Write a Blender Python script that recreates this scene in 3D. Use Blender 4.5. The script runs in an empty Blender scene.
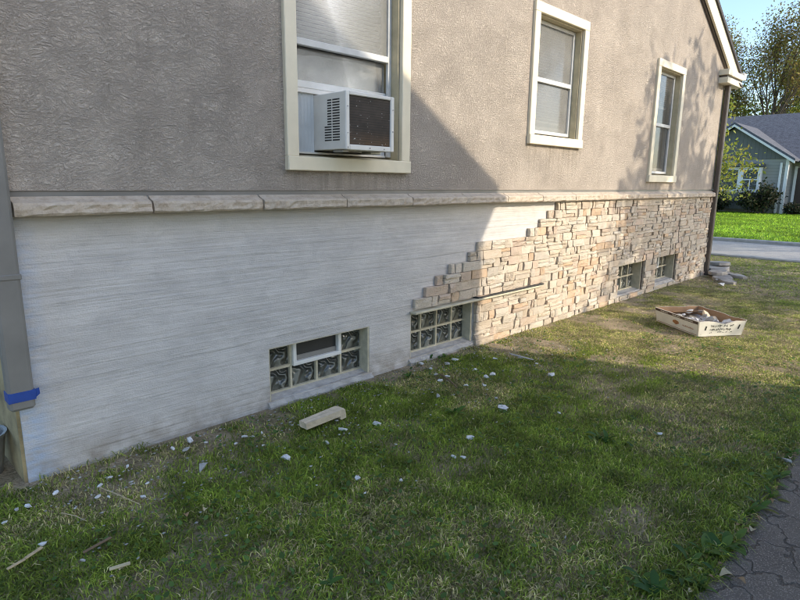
import bpy, bmesh, math, random
import numpy as np
from mathutils import Vector, Matrix, Quaternion

random.seed(7)
RNG = np.random.default_rng(7)
scene = bpy.context.scene
col = scene.collection

# ------------------------------------------------------------------ camera
FPX, CAM_H = 573.39, 1.47
YAW, PITCH, ROLL = map(math.radians, (44.538, -11.608, 0.675))
_f = Vector((math.cos(YAW)*math.cos(PITCH), math.sin(YAW)*math.cos(PITCH), math.sin(PITCH)))
_r = Vector((math.sin(YAW), -math.cos(YAW), 0))
_u = _r.cross(_f)
CR = _r*math.cos(ROLL) + _u*math.sin(ROLL)
CU = -_r*math.sin(ROLL) + _u*math.cos(ROLL)
CF = _f
cam_d = bpy.data.cameras.new('camera')
cam_d.sensor_width = 36.0
cam_d.lens = 36.0*FPX/800.0
cam_d.clip_start = 0.05
cam_d.clip_end = 2000
cam = bpy.data.objects.new('camera', cam_d)
cam.matrix_world = Matrix(((CR.x, CU.x, -CF.x, 0), (CR.y, CU.y, -CF.y, 0), (CR.z, CU.z, -CF.z, CAM_H), (0, 0, 0, 1)))
col.objects.link(cam)
scene.camera = cam

def ray(px, py):
    return CF*FPX + CR*(px-400) + CU*(300-py)
def gnd(px, py, z=0.0):
    d = ray(px, py)
    t = (z-CAM_H)/d.z
    return (d.x*t, d.y*t)

# ------------------------------------------------------------------ light
SUN_EL = math.radians(28)
SH = Vector((0.339, -0.941, 0)).normalized()
SUN = Vector((SH.x*math.cos(SUN_EL), SH.y*math.cos(SUN_EL), math.sin(SUN_EL)))
world = bpy.data.worlds.new('World')
scene.world = world
world.use_nodes = True
wn = world.node_tree.nodes
wl = world.node_tree.links
bg = wn['Background']
sky = wn.new('ShaderNodeTexSky')
sky.sky_type = 'NISHITA'
sky.sun_disc = False
sky.sun_elevation = SUN_EL
sky.sun_rotation = math.atan2(SH.x, SH.y)
sky.air_density = 1.0
sky.dust_density = 1.5
sky.ozone_density = 2.4
wl.new(sky.outputs[0], bg.inputs[0])
bg.inputs[1].default_value = 0.15
sun_d = bpy.data.lights.new('sun', 'SUN')
sun_d.energy = 2.0
sun_d.angle = math.radians(0.53)
sun_d.color = (1.0, 0.89, 0.72)
sun = bpy.data.objects.new('sun', sun_d)
sun.rotation_euler = SUN.to_track_quat('Z', 'Y').to_euler()
sun.location = (5, -10, 20)
col.objects.link(sun)
scene.view_settings.view_transform = 'Standard'
scene.view_settings.look = 'None'
scene.view_settings.exposure = 1.25
scene.view_settings.gamma = 1.0
scene.cycles.filter_width = 1.05
scene.cycles.max_bounces = 8
scene.cycles.transparent_max_bounces = 16

# ------------------------------------------------------------------ materials
class NT:
    def __init__(s, name):
        s.m = bpy.data.materials.new(name)
        s.m.use_nodes = True
        s.t = s.m.node_tree
        s.b = s.t.nodes['Principled BSDF']
        s.out = s.t.nodes['Material Output']
    def n(s, typ, **kw):
        nd = s.t.nodes.new(typ)
        for k, v in kw.items():
            setattr(nd, k, v)
        return nd
    def l(s, a, b):
        s.t.links.new(a, b)
    def val(s, sock, v):
        if hasattr(v, 'is_linked') or isinstance(v, bpy.types.NodeSocket):
            s.l(v, sock)
        else:
            sock.default_value = v
    def pos(s, scale=(1, 1, 1), obj=False):
        if obj:
            src = s.n('ShaderNodeTexCoord').outputs['Object']
        else:
            src = s.n('ShaderNodeNewGeometry').outputs['Position']
        mp = s.n('ShaderNodeMapping')
        mp.inputs['Scale'].default_value = scale
        s.l(src, mp.inputs['Vector'])
        return mp.outputs[0]
    def noise(s, vec, scale, detail=4, rough=0.55, dist=0.0):
        nd = s.n('ShaderNodeTexNoise')
        s.l(vec, nd.inputs['Vector'])
        nd.inputs['Scale'].default_value = scale
        nd.inputs['Detail'].default_value = detail
        nd.inputs['Roughness'].default_value = rough
        nd.inputs['Distortion'].default_value = dist
        return nd.outputs['Fac']
    def ramp(s, fac, stops):
        nd = s.n('ShaderNodeValToRGB')
        el = nd.color_ramp.elements
        while len(el) < len(stops):
            el.new(0.5)
        for e, (p, c) in zip(el, stops):
            e.position = p
            e.color = (c[0], c[1], c[2], 1) if not isinstance(c, (int, float)) else (c, c, c, 1)
        s.l(fac, nd.inputs[0])
        return nd.outputs[0]
    def mix(s, fac, a, b, mode='MIX'):
        nd = s.n('ShaderNodeMix', data_type='RGBA', blend_type=mode)
        s.val(nd.inputs[0], fac)
        for sock, v in ((nd.inputs[6], a), (nd.inputs[7], b)):
            if isinstance(v, tuple):
                v = (v[0], v[1], v[2], 1)
            s.val(sock, v)
        return nd.outputs[2]
    def math(s, op, a, b=0.0, clamp=False):
        nd = s.n('ShaderNodeMath', operation=op, use_clamp=clamp)
        s.val(nd.inputs[0], a)
        s.val(nd.inputs[1], b)
        return nd.outputs[0]
    def bump(s, h, strength, dist, prev=None):
        nd = s.n('ShaderNodeBump')
        nd.inputs['Strength'].default_value = strength
        nd.inputs['Distance'].default_value = dist
        s.l(h, nd.inputs['Height'])
        if prev is not None:
            s.l(prev, nd.inputs['Normal'])
        return nd.outputs[0]
    def fin(s, color=None, rough=None, normal=None, metal=None, spec=None):
        if color is not None:
            if isinstance(color, tuple):
                s.b.inputs['Base Color'].default_value = (*color, 1)
            else:
                s.l(color, s.b.inputs['Base Color'])
        if rough is not None:
            s.val(s.b.inputs['Roughness'], rough)
        if normal is not None:
            s.l(normal, s.b.inputs['Normal'])
        if metal is not None:
            s.b.inputs['Metallic'].default_value = metal
        if spec is not None:
            s.b.inputs['Specular IOR Level'].default_value = spec
        return s.m

def plain(name, c, rough=0.6, var=0.12, scale=14, bump=0.15, dist=0.002, metal=0.0, obj=False, bscale=90):
    t = NT(name)
    p = t.pos(obj=obj)
    n = t.noise(p, scale, 5)
    a = tuple(x*(1-var*1.6) for x in c)
    b = tuple(min(1, x*(1+var)) for x in c)
    colr = t.ramp(n, [(0.25, a), (0.75, b)])
    nb = t.bump(t.noise(p, bscale, 3), bump, dist)
    return t.fin(colr, rough, nb, metal)

M = {}
def mk_stucco():
    t = NT('stucco')
    p = t.pos()
    # worm-like dashed stucco: warped ridges plus grit
    w = t.pos((1, 1, 1.45))
    warp = t.n('ShaderNodeTexNoise'); t.l(p, warp.inputs['Vector']); warp.inputs['Scale'].default_value = 7
    add = t.n('ShaderNodeVectorMath', operation='MULTIPLY_ADD')
    t.l(warp.outputs['Color'], add.inputs[0]); add.inputs[1].default_value = (0.10, 0.10, 0.10); t.l(w, add.inputs[2])
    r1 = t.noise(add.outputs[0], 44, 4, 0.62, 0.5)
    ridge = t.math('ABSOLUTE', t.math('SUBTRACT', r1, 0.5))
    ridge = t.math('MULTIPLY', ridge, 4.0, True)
    blot = t.noise(p, 3.0, 3)
    grit = t.noise(p, 140, 2)
    h = t.math('ADD', t.math('MULTIPLY', ridge, t.math('ADD', blot, 0.25)), t.math('MULTIPLY', grit, 0.35))
    nb = t.bump(h, 1.0, 0.0135)
    c = t.ramp(t.noise(p, 2.2, 6, 0.65), [(0.3, (0.475, 0.412, 0.348)), (0.7, (0.58, 0.507, 0.43))])
    # faint vertical rain streaks and a darker tone in the hollows of the relief
    st = t.noise(t.pos((5, 5, 0.35)), 2.0, 4)
    c = t.mix(t.ramp(st, [(0.5, 0.0), (0.75, 0.35)]), c, (0.40, 0.34, 0.28))
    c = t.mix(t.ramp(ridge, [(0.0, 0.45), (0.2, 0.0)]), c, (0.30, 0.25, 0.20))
    # run-off stains below the three sills
    sep = t.n('ShaderNodeSeparateXYZ'); t.l(p, sep.inputs[0])
    streak = t.ramp(t.noise(t.pos((9, 1, 0.5)), 2.4, 5, 0.65), [(0.46, 0.0), (0.70, 0.75)])
    for xc, hw, zs in ((2.65, 0.58, 1.53), (5.32, 0.56, 1.84), (8.155, 0.52, 1.51)):
        inx = t.math('LESS_THAN', t.math('ABSOLUTE', t.math('SUBTRACT', sep.outputs[0], xc)), hw)
        fd = t.math('MULTIPLY', t.math('SUBTRACT', sep.outputs[2], zs-0.5), 2.0, True)
        inz = t.math('MULTIPLY', fd, t.math('LESS_THAN', sep.outputs[2], zs))
        c = t.mix(t.math('MULTIPLY', t.math('MULTIPLY', inx, inz), streak), c, (0.29, 0.25, 0.20))
    bl = t.ramp(t.noise(p, 0.9, 5, 0.6), [(0.42, 0.0), (0.66, 0.45)])
    c = t.mix(bl, c, (0.43, 0.365, 0.305))
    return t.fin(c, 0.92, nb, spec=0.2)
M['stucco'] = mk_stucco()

def mk_white_wall():
    t = NT('white_painted_parging')
    p = t.pos()
    lines = t.noise(t.pos((0.55, 1, 24)), 1.6, 5, 0.6)
    fine = t.noise(t.pos((4, 4, 90)), 1.0, 4, 0.6)
    lump = t.noise(t.pos((1, 1, 2.5)), 6, 4)
    grit = t.noise(p, 120, 3)
    sep = t.n('ShaderNodeSeparateXYZ'); t.l(p, sep.inputs[0])
    # courses of the board-formed wall show as faint grooves, wandering a little
    wz = t.math('ADD', sep.outputs[2], t.math('MULTIPLY', t.noise(t.pos((0.7, 1, 1)), 2.0, 2), 0.05))
    fr = t.math('FRACT', t.math('DIVIDE', wz, 0.2))
    groove = t.math('LESS_THAN', t.math('ABSOLUTE', t.math('SUBTRACT', fr, 0.5)), 0.018)
    gm = t.math('MULTIPLY', groove, t.ramp(t.noise(t.pos((1.2, 1, 3)), 1.7, 2), [(0.42, 0.0), (0.55, 1.0)]))
    h = t.math('ADD', t.math('MULTIPLY', lines, 1.0), t.math('MULTIPLY', fine, 0.35))
    h = t.math('ADD', h, t.math('MULTIPLY', lump, 1.0))
    h = t.math('ADD', h, t.math('MULTIPLY', grit, 0.3))
    h = t.math('SUBTRACT', h, t.math('MULTIPLY', gm, 0.3))
    nb = t.bump(h, 0.8, 0.009)
    c = t.ramp(t.noise(t.pos((1, 1, 2.2)), 2.6, 6, 0.6), [(0.3, (0.485, 0.46, 0.435)), (0.7, (0.62, 0.59, 0.555))])
    c = t.mix(t.ramp(lines, [(0.33, 0.22), (0.46, 0.0)]), c, (0.46, 0.44, 0.42))
    c = t.mix(t.math('MULTIPLY', gm, 0.3), c, (0.3, 0.29, 0.28))
    # trowel scuffs and grey smudges of uneven whitewash
    sm = t.ramp(t.noise(t.pos((1, 1, 1.6)), 5.5, 7, 0.72, 0.8), [(0.48, 0.0), (0.70, 0.6)])
    c = t.mix(sm, c, (0.42, 0.40, 0.38))
    ch = t.ramp(t.noise(p, 11, 6, 0.75), [(0.66, 0.0), (0.70, 0.7)])
    c = t.mix(ch, c, (0.40, 0.36, 0.32))
    sp = t.ramp(t.noise(p, 34, 2), [(0.70, 0.0), (0.74, 0.35)])
    c = t.mix(sp, c, (0.45, 0.44, 0.42))
    # muddy splash band just above the soil; chalky blue overspray by the near downspout
    mud = t.math('MULTIPLY', t.ramp(sep.outputs[2], [(0.0, 0.95), (0.24, 0.0)]), t.ramp(t.noise(p, 9, 4), [(0.35, 0.0), (0.7, 1.0)]))
    c = t.mix(mud, c, (0.26, 0.215, 0.16))
    bl = t.math('MULTIPLY', t.ramp(t.math('SUBTRACT', sep.outputs[0], 0.55), [(0.07, 0.65), (0.18, 0.0)]), t.ramp(t.noise(t.pos((6, 1, 14)), 3, 4), [(0.3, 0.2), (0.65, 1.0)]))
    c = t.mix(bl, c, (0.36, 0.48, 0.66))
    # old tan paint left in a band under the ledge
    tanb = t.math('MULTIPLY', t.ramp(sep.outputs[2], [(0.0, 0.0), (1.0, 0.0)]), 1.0)
    ledz = t.math('MULTIPLY', t.math('SUBTRACT', sep.outputs[2], 1.10), 5.0, True)
    c = t.mix(t.math('MULTIPLY', ledz, t.ramp(t.noise(t.pos((1, 1, 3)), 4, 5), [(0.3, 0.15), (0.7, 0.8)])), c, (0.52, 0.485, 0.42))
    return t.fin(c, 0.75, nb, spec=0.3)
M['white_wall'] = mk_white_wall()

def mk_stone():
    t = NT('ledge_stone')
    at = t.n('ShaderNodeAttribute', attribute_name='Col')
    p = t.pos()
    n1 = t.noise(p, 16, 5, 0.65)
    n2 = t.noise(t.pos((1, 1, 2.5)), 55, 4, 0.6)
    c = t.mix(t.ramp(n1, [(0.35, 0.0), (0.72, 0.45)]), at.outputs['Color'], (0.64, 0.535, 0.41))
    c = t.mix(t.ramp(n2, [(0.52, 0.0), (0.8, 0.4)]), c, (0.40, 0.30, 0.21))
    h = t.math('ADD', t.math('MULTIPLY', n1, 1.0), t.math('MULTIPLY', n2, 0.9))
    nb = t.bump(h, 1.0, 0.016)
    return t.fin(c, 0.9, nb, spec=0.2)
M['stone'] = mk_stone()

M['trim'] = plain('cream_trim_paint', (0.76, 0.68, 0.51), 0.5, 0.06, 7, 0.1)
M['vinyl'] = plain('white_vinyl', (0.72, 0.71, 0.67), 0.45, 0.06, 9, 0.05)
M['alu'] = plain('aluminium_storm_frame', (0.60, 0.60, 0.58), 0.4, 0.1, 9, 0.05)
M['jamb'] = plain('old_wood_jamb', (0.50, 0.43, 0.28), 0.6, 0.15, 9, 0.1)
M['dark_gap'] = plain('dark_mortar_bed', (0.11, 0.09, 0.07), 0.95, 0.2)
M['mortar'] = plain('cream_block_mortar', (0.52, 0.47, 0.34), 0.85, 0.16, 16, 0.5, 0.004)
M['sidewall'] = plain('yellowed_foundation_paint', (0.36, 0.285, 0.15), 0.85, 0.35, 7, 0.5, 0.006)
M['sill_cement'] = plain('rough_sill_cement', (0.44, 0.41, 0.37), 0.95, 0.2, 13, 0.9, 0.012, bscale=35)
M['downspout'] = plain('grey_painted_metal', (0.21, 0.20, 0.18), 0.42, 0.14, 4, 0.06)
M['brown_metal'] = plain('brown_painted_metal', (0.095, 0.075, 0.06), 0.45, 0.15, 4, 0.05)
M['tape'] = plain('blue_masking_tape', (0.02, 0.065, 0.30), 0.55, 0.1, 30, 0.1)
M['shingle'] = plain('dark_shingle', (0.075, 0.07, 0.072), 0.95, 0.3, 26, 0.8, 0.01)
M['interior'] = plain('dim_room_paint', (0.24, 0.23, 0.21), 0.9, 0.05)
M['ac_white'] = plain('aged_white_plastic', (0.76, 0.73, 0.67), 0.45, 0.06, 8, 0.05)
M['ac_dark'] = plain('vent_shadow_plastic', (0.035, 0.034, 0.032), 0.7, 0.1)
M['accordion'] = plain('pleated_vinyl', (0.64, 0.66, 0.66), 0.5, 0.08, 8, 0.05)
M['blind'] = plain('blind_slat', (0.74, 0.73, 0.68), 0.6, 0.05)
M['plastic_sheet'] = plain('crumpled_plastic_sheet', (0.44, 0.45, 0.43), 0.35, 0.2, 9, 0.3, 0.01)
M['steel'] = plain('galvanised_steel', (0.36, 0.37, 0.37), 0.45, 0.2, 12, 0.05, metal=0.7)
M['chip'] = plain('white_plaster_chip', (0.66, 0.65, 0.63), 0.9, 0.2, 40, 0.6, 0.004)
M['chip_grey'] = plain('grey_mortar_chip', (0.40, 0.39, 0.36), 0.95, 0.2, 40, 0.6, 0.004)
M['wood_bit'] = plain('pale_dry_wood', (0.46, 0.36, 0.21), 0.8, 0.2, 30, 0.4, 0.003)
M['twig'] = plain('brown_twig', (0.17, 0.115, 0.065), 0.9, 0.2, 30, 0.4, 0.003)
M['dead_leaf'] = plain('dry_brown_leaf', (0.29, 0.185, 0.09), 0.8, 0.25, 40, 0.3, 0.003)
M['leaf_pale'] = plain('faded_leaf', (0.48, 0.40, 0.24), 0.8, 0.2, 40, 0.3, 0.003)
M['cornerstone'] = plain('cream_corner_stone', (0.62, 0.51, 0.36), 0.9, 0.14, 22, 0.7, 0.008, bscale=60)
M['flag'] = plain('weathered_flagstone', (0.34, 0.315, 0.28), 0.95, 0.25, 8, 0.8, 0.015, bscale=30)
M['card_white'] = plain('white_printed_cardboard', (0.70, 0.67, 0.58), 0.75, 0.08, 10, 0.15)
M['card_brown'] = plain('bare_brown_cardboard', (0.36, 0.225, 0.125), 0.85, 0.1, 14, 0.2)
M['card_strip'] = plain('dark_brown_print', (0.085, 0.055, 0.04), 0.7, 0.1)
M['ink'] = plain('black_ink_print', (0.03, 0.028, 0.026), 0.7, 0.1)
M['ink_white'] = plain('white_ink_print', (0.7, 0.66, 0.56), 0.7, 0.1)
M['ink_rust'] = plain('rust_ink_print', (0.36, 0.16, 0.06), 0.7, 0.2, 60)
M['bark'] = plain('grey_brown_bark', (0.115, 0.09, 0.07), 0.95, 0.3, 14, 0.8, 0.02, bscale=30)
M['far_white'] = plain('white_house_trim', (0.74, 0.74, 0.73), 0.5, 0.04)
M['door_dark'] = plain('dark_front_door', (0.05, 0.032, 0.025), 0.4, 0.15)

def mk_siding(name, c, pitch, axis, var=0.06):
    t = NT(name)
    sep = t.n('ShaderNodeSeparateXYZ'); t.l(t.pos(), sep.inputs[0])
    fr = t.math('FRACT', t.math('DIVIDE', sep.outputs[axis], pitch))
    c1 = t.mix(t.math('LESS_THAN', fr, 0.1), c, tuple(x*0.72 for x in c))
    n = t.noise(t.pos(), 3, 4)
    c1 = t.mix(t.ramp(n, [(0.3, 0.0), (0.7, var*3)]), c1, tuple(x*0.8 for x in c))
    return t.fin(c1, 0.6, t.bump(fr, 0.7, 0.02))
M['lap'] = mk_siding('grey_lap_siding', (0.32, 0.315, 0.295), 0.16, 2)
M['vertical'] = mk_siding('grey_vertical_siding', (0.135, 0.14, 0.135), 0.2, 1)
M['neigh_siding'] = mk_siding('cream_lap_siding', (0.74, 0.72, 0.67), 0.11, 2)

def mk_far_roof():
    t = NT('blue_grey_shingle')
    br = t.n('ShaderNodeTexBrick'); t.l(t.pos((1, 1, 1)), br.inputs['Vector'])
    mp = t.n('ShaderNodeMapping'); mp.inputs['Rotation'].default_value = (0, 0, math.pi/2)
    t.l(t.pos(), mp.inputs['Vector']); t.l(mp.outputs[0], br.inputs['Vector'])
    br.inputs['Color1'].default_value = (0.10, 0.105, 0.125, 1)
    br.inputs['Color2'].default_value = (0.065, 0.07, 0.085, 1)
    br.inputs['Mortar'].default_value = (0.035, 0.035, 0.04, 1)
    br.inputs['Scale'].default_value = 2.6
    br.inputs['Mortar Size'].default_value = 0.02
    c = t.mix(t.ramp(t.noise(t.pos(), 9, 4), [(0.35, 0.0), (0.7, 0.6)]), br.outputs['Color'], (0.15, 0.155, 0.175))
    return t.fin(c, 0.95, t.bump(t.noise(t.pos(), 30, 3), 0.6, 0.02))
M['far_roof'] = mk_far_roof()

def mk_glass(name, tint=(1, 1, 1), haze=0.0, rough=0.02, ripple=0.0):
    t = NT(name)
    tr = t.n('ShaderNodeBsdfTransparent'); tr.inputs[0].default_value = (*tint, 1)
    gl = t.n('ShaderNodeBsdfGlossy'); gl.inputs['Roughness'].default_value = rough
    fr = t.n('ShaderNodeFresnel'); fr.inputs[0].default_value = 1.52
    if ripple:
        nb = t.bump(t.noise(t.pos(), 2.5, 2), ripple, 0.02)
        t.l(nb, gl.inputs['Normal']); t.l(nb, fr.inputs['Normal'])
    m1 = t.n('ShaderNodeMixShader')
    t.l(t.math('MULTIPLY', fr.outputs[0], 0.55, True), m1.inputs[0])
    t.l(tr.outputs[0], m1.inputs[1]); t.l(gl.outputs[0], m1.inputs[2])
    o = m1.outputs[0]
    if haze:
        df = t.n('ShaderNodeBsdfDiffuse'); df.inputs[0].default_value = (0.46, 0.46, 0.44, 1)
        m2 = t.n('ShaderNodeMixShader')
        t.l(t.math('MULTIPLY', t.ramp(t.noise(t.pos(), 5, 4), [(0.25, 0.6), (0.75, 1.0)]), haze), m2.inputs[0])
        t.l(o, m2.inputs[1]); t.l(df.outputs[0], m2.inputs[2])
        o = m2.outputs[0]
    t.l(o, t.out.inputs[0])
    return t.m
M['glass'] = mk_glass('window_glass', haze=0.24, rough=0.14)
M['glass_screen'] = mk_glass('window_glass_behind_insect_screen', (0.72, 0.72, 0.72), 0.34, 0.08)
M['glass_dark'] = mk_glass('window_glass_dusty', (0.8, 0.8, 0.8), 0.10, 0.04, 0.1)

def mk_block():
    t = NT('swirled_block_glass')
    p = t.pos(obj=True)
    nz = t.n('ShaderNodeTexNoise'); t.l(p, nz.inputs['Vector']); nz.inputs['Scale'].default_value = 9; nz.inputs['Detail'].default_value = 1
    oi = t.n('ShaderNodeObjectInfo')
    cmb = t.n('ShaderNodeVectorMath', operation='MULTIPLY_ADD')
    t.l(nz.outputs['Color'], cmb.inputs[0]); cmb.inputs[1].default_value = (0.22, 0.22, 0.22); t.l(p, cmb.inputs[2])
    add = t.n('ShaderNodeVectorMath', operation='ADD'); t.l(cmb.outputs[0], add.inputs[0])
    sc = t.n('ShaderNodeVectorMath', operation='SCALE'); sc.inputs[0].default_value = (0.06, 0.0, 0.05); t.l(oi.outputs['Random'], sc.inputs['Scale'])
    t.l(sc.outputs[0], add.inputs[1])
    wv = t.n('ShaderNodeTexWave', wave_type='RINGS', rings_direction='Y'); t.l(add.outputs[0], wv.inputs['Vector'])
    wv.inputs['Scale'].default_value = 3.6; wv.inputs['Distortion'].default_value = 1.6; wv.inputs['Detail'].default_value = 1.0; wv.inputs['Detail Scale'].default_value = 3.0
    nb = t.bump(wv.outputs['Fac'], 1.0, 0.035)
    c = t.ramp(t.noise(p, 5, 3), [(0.3, (0.03, 0.034, 0.031)), (0.7, (0.13, 0.135, 0.115))])
    c = t.mix(t.ramp(wv.outputs['Fac'], [(0.80, 0.0), (1.0, 0.4)]), c, (0.42, 0.43, 0.38))  # pale crests painted as the streaks of reflected and refracted light
    return t.fin(c, 0.12, nb, spec=0.8)
M['block'] = mk_block()

def mk_coil():
    t = NT('condenser_coil_fins')
    sep = t.n('ShaderNodeSeparateXYZ'); t.l(t.pos(), sep.inputs[0])
    fz = t.math('FRACT', t.math('MULTIPLY', sep.outputs[2], 62))
    fx = t.math('FRACT', t.math('MULTIPLY', sep.outputs[0], 170))
    c = t.ramp(t.noise(t.pos(), 7, 5), [(0.3, (0.045, 0.036, 0.03)), (0.7, (0.10, 0.08, 0.065))])
    rust = t.math('MULTIPLY', t.ramp(sep.outputs[2], [(0.0, 0.0), (1.0, 0.0)]), 1.0)
    low = t.math('MULTIPLY', t.math('SUBTRACT', 1.80, sep.outputs[2]), 7.0, True)
    c = t.mix(t.math('MULTIPLY', low, t.noise(t.pos(), 12, 3)), c, (0.23, 0.12, 0.045))
    c = t.mix(t.ramp(fz, [(0.72, 0.0), (0.85, 0.55)]), c, (0.02, 0.018, 0.016))
    c = t.mix(t.ramp(t.noise(t.pos(), 75, 1), [(0.735, 0.0), (0.745, 0.9)]), c, (0.6, 0.6, 0.58))
    nb = t.bump(t.math('ADD', fz, t.math('MULTIPLY', fx, 0.5)), 0.6, 0.004)
    return t.fin(c, 0.6, nb, metal=0.2)
M['coil'] = mk_coil()

def mk_asphalt(name, dark, light, cracks=True, cscale=5.0):
    t = NT(name)
    p = t.pos()
    wn_ = t.n('ShaderNodeTexNoise'); t.l(p, wn_.inputs['Vector']); wn_.inputs['Scale'].default_value = 7; wn_.inputs['Detail'].default_value = 5
    ad = t.n('ShaderNodeVectorMath', operation='MULTIPLY_ADD'); t.l(wn_.outputs['Color'], ad.inputs[0]); ad.inputs[1].default_value = (0.30, 0.30, 0.0); t.l(p, ad.inputs[2])
    g = t.noise(p, 190, 3, 0.7)
    c = t.ramp(t.noise(p, 3, 6, 0.7), [(0.3, dark), (0.7, light)])
    c = t.mix(t.ramp(g, [(0.54, 0.0), (0.68, 0.75)]), c, tuple(min(1, x*3.2) for x in light))
    h = t.math('MULTIPLY', g, 0.5)
    if cracks:
        v = t.n('ShaderNodeTexVoronoi', feature='DISTANCE_TO_EDGE', voronoi_dimensions='2D')
        t.l(ad.outputs[0], v.inputs['Vector']); v.inputs['Scale'].default_value = cscale
        ck = t.math('MULTIPLY', t.ramp(v.outputs['Distance'], [(0.008, 1.0), (0.04, 0.0)]), t.ramp(t.noise(p, 4, 3), [(0.35, 0.25), (0.55, 1.0)]))
        c = t.mix(t.math('MULTIPLY', ck, 0.85), c, (0.012, 0.011, 0.010))
        c = t.mix(t.math('MULTIPLY', t.ramp(v.outputs['Distance'], [(0.03, 0.6), (0.12, 0.0)]), t.noise(p, 8, 3)), c, tuple(x*1.8 for x in light))
        h = t.math('SUBTRACT', h, t.math('MULTIPLY', ck, 2.5))
    return t.fin(c, 0.9, t.bump(h, 0.9, 0.008), spec=0.3)
M['asphalt'] = mk_asphalt('cracked_asphalt', (0.11, 0.09, 0.072), (0.175, 0.146, 0.118))
M['road'] = mk_asphalt('pale_street_paving', (0.27, 0.255, 0.235), (0.36, 0.34, 0.31), False)
M['kerb'] = plain('concrete_kerb', (0.40, 0.385, 0.36), 0.9, 0.15, 8, 0.5, 0.006)

def mk_ground():
    t = NT('lawn_soil')
    p = t.pos()
    n = t.noise(p, 3.2, 7, 0.7)
    f = t.noise(p, 60, 4, 0.7)
    c = t.ramp(f, [(0.3, (0.20, 0.15, 0.10)), (0.5, (0.42, 0.33, 0.22)), (0.75, (0.60, 0.49, 0.345))])
    c = t.mix(t.ramp(n, [(0.40, 0.0), (0.62, 0.75)]), c, t.ramp(f, [(0.3, (0.04, 0.045, 0.016)), (0.7, (0.13, 0.125, 0.05))]))
    return t.fin(c, 0.97, t.bump(f, 1.0, 0.02), spec=0.1)
M['soil'] = mk_ground()
def mk_lawn():
    t = NT('far_lawn')
    p = t.pos()
    c = t.ramp(t.noise(p, 1.2, 7, 0.7), [(0.3, (0.10, 0.20, 0.022)), (0.7, (0.17, 0.28, 0.035))])
    return t.fin(c, 0.95, t.bump(t.noise(p, 14, 5), 1.0, 0.06), spec=0.1)
M['far_lawn'] = mk_lawn()

def mk_foliage(name, trans=0.35, tint=1.0):
    t = NT(name)
    at = t.n('ShaderNodeAttribute', attribute_name='Col')
    t.l(at.outputs['Color'], t.b.inputs['Base Color'])
    t.b.inputs['Roughness'].default_value = 0.55
    t.b.inputs['Specular IOR Level'].default_value = 0.25
    tl = t.n('ShaderNodeBsdfTranslucent'); t.l(at.outputs['Color'], tl.inputs[0])
    ms = t.n('ShaderNodeMixShader'); ms.inputs[0].default_value = trans
    t.l(t.b.outputs[0], ms.inputs[1]); t.l(tl.outputs[0], ms.inputs[2]); t.l(ms.outputs[0], t.out.inputs[0])
    return t.m
M['grass'] = mk_foliage('grass_blades', 0.42)
M['leaves'] = mk_foliage('tree_leaves', 0.4)

# ------------------------------------------------------------------ object helpers
def base_of(parent):
    v = Vector((0, 0, 0))
    o = parent
    while o is not None:
        v += Vector(o.location)
        o = o.parent
    return v

def link(name, me, parent=None):
    o = bpy.data.objects.new(name, me)
    col.objects.link(o)
    if parent is not None:
        o.parent = parent
    return o

def tag(o, label=None, cat=None, group=None, kind=None):
    if label: o['label'] = label
    if cat: o['category'] = cat
    if group: o['group'] = group
    if kind: o['kind'] = kind
    return o

def thing(name, loc, label, cat, group=None, rz=0.0):
    o = bpy.data.objects.new(name, None)
    o.location = loc
    o.rotation_euler = (0, 0, rz)
    o.empty_display_size = 0.1
    col.objects.link(o)
    return tag(o, label, cat, group)

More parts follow.
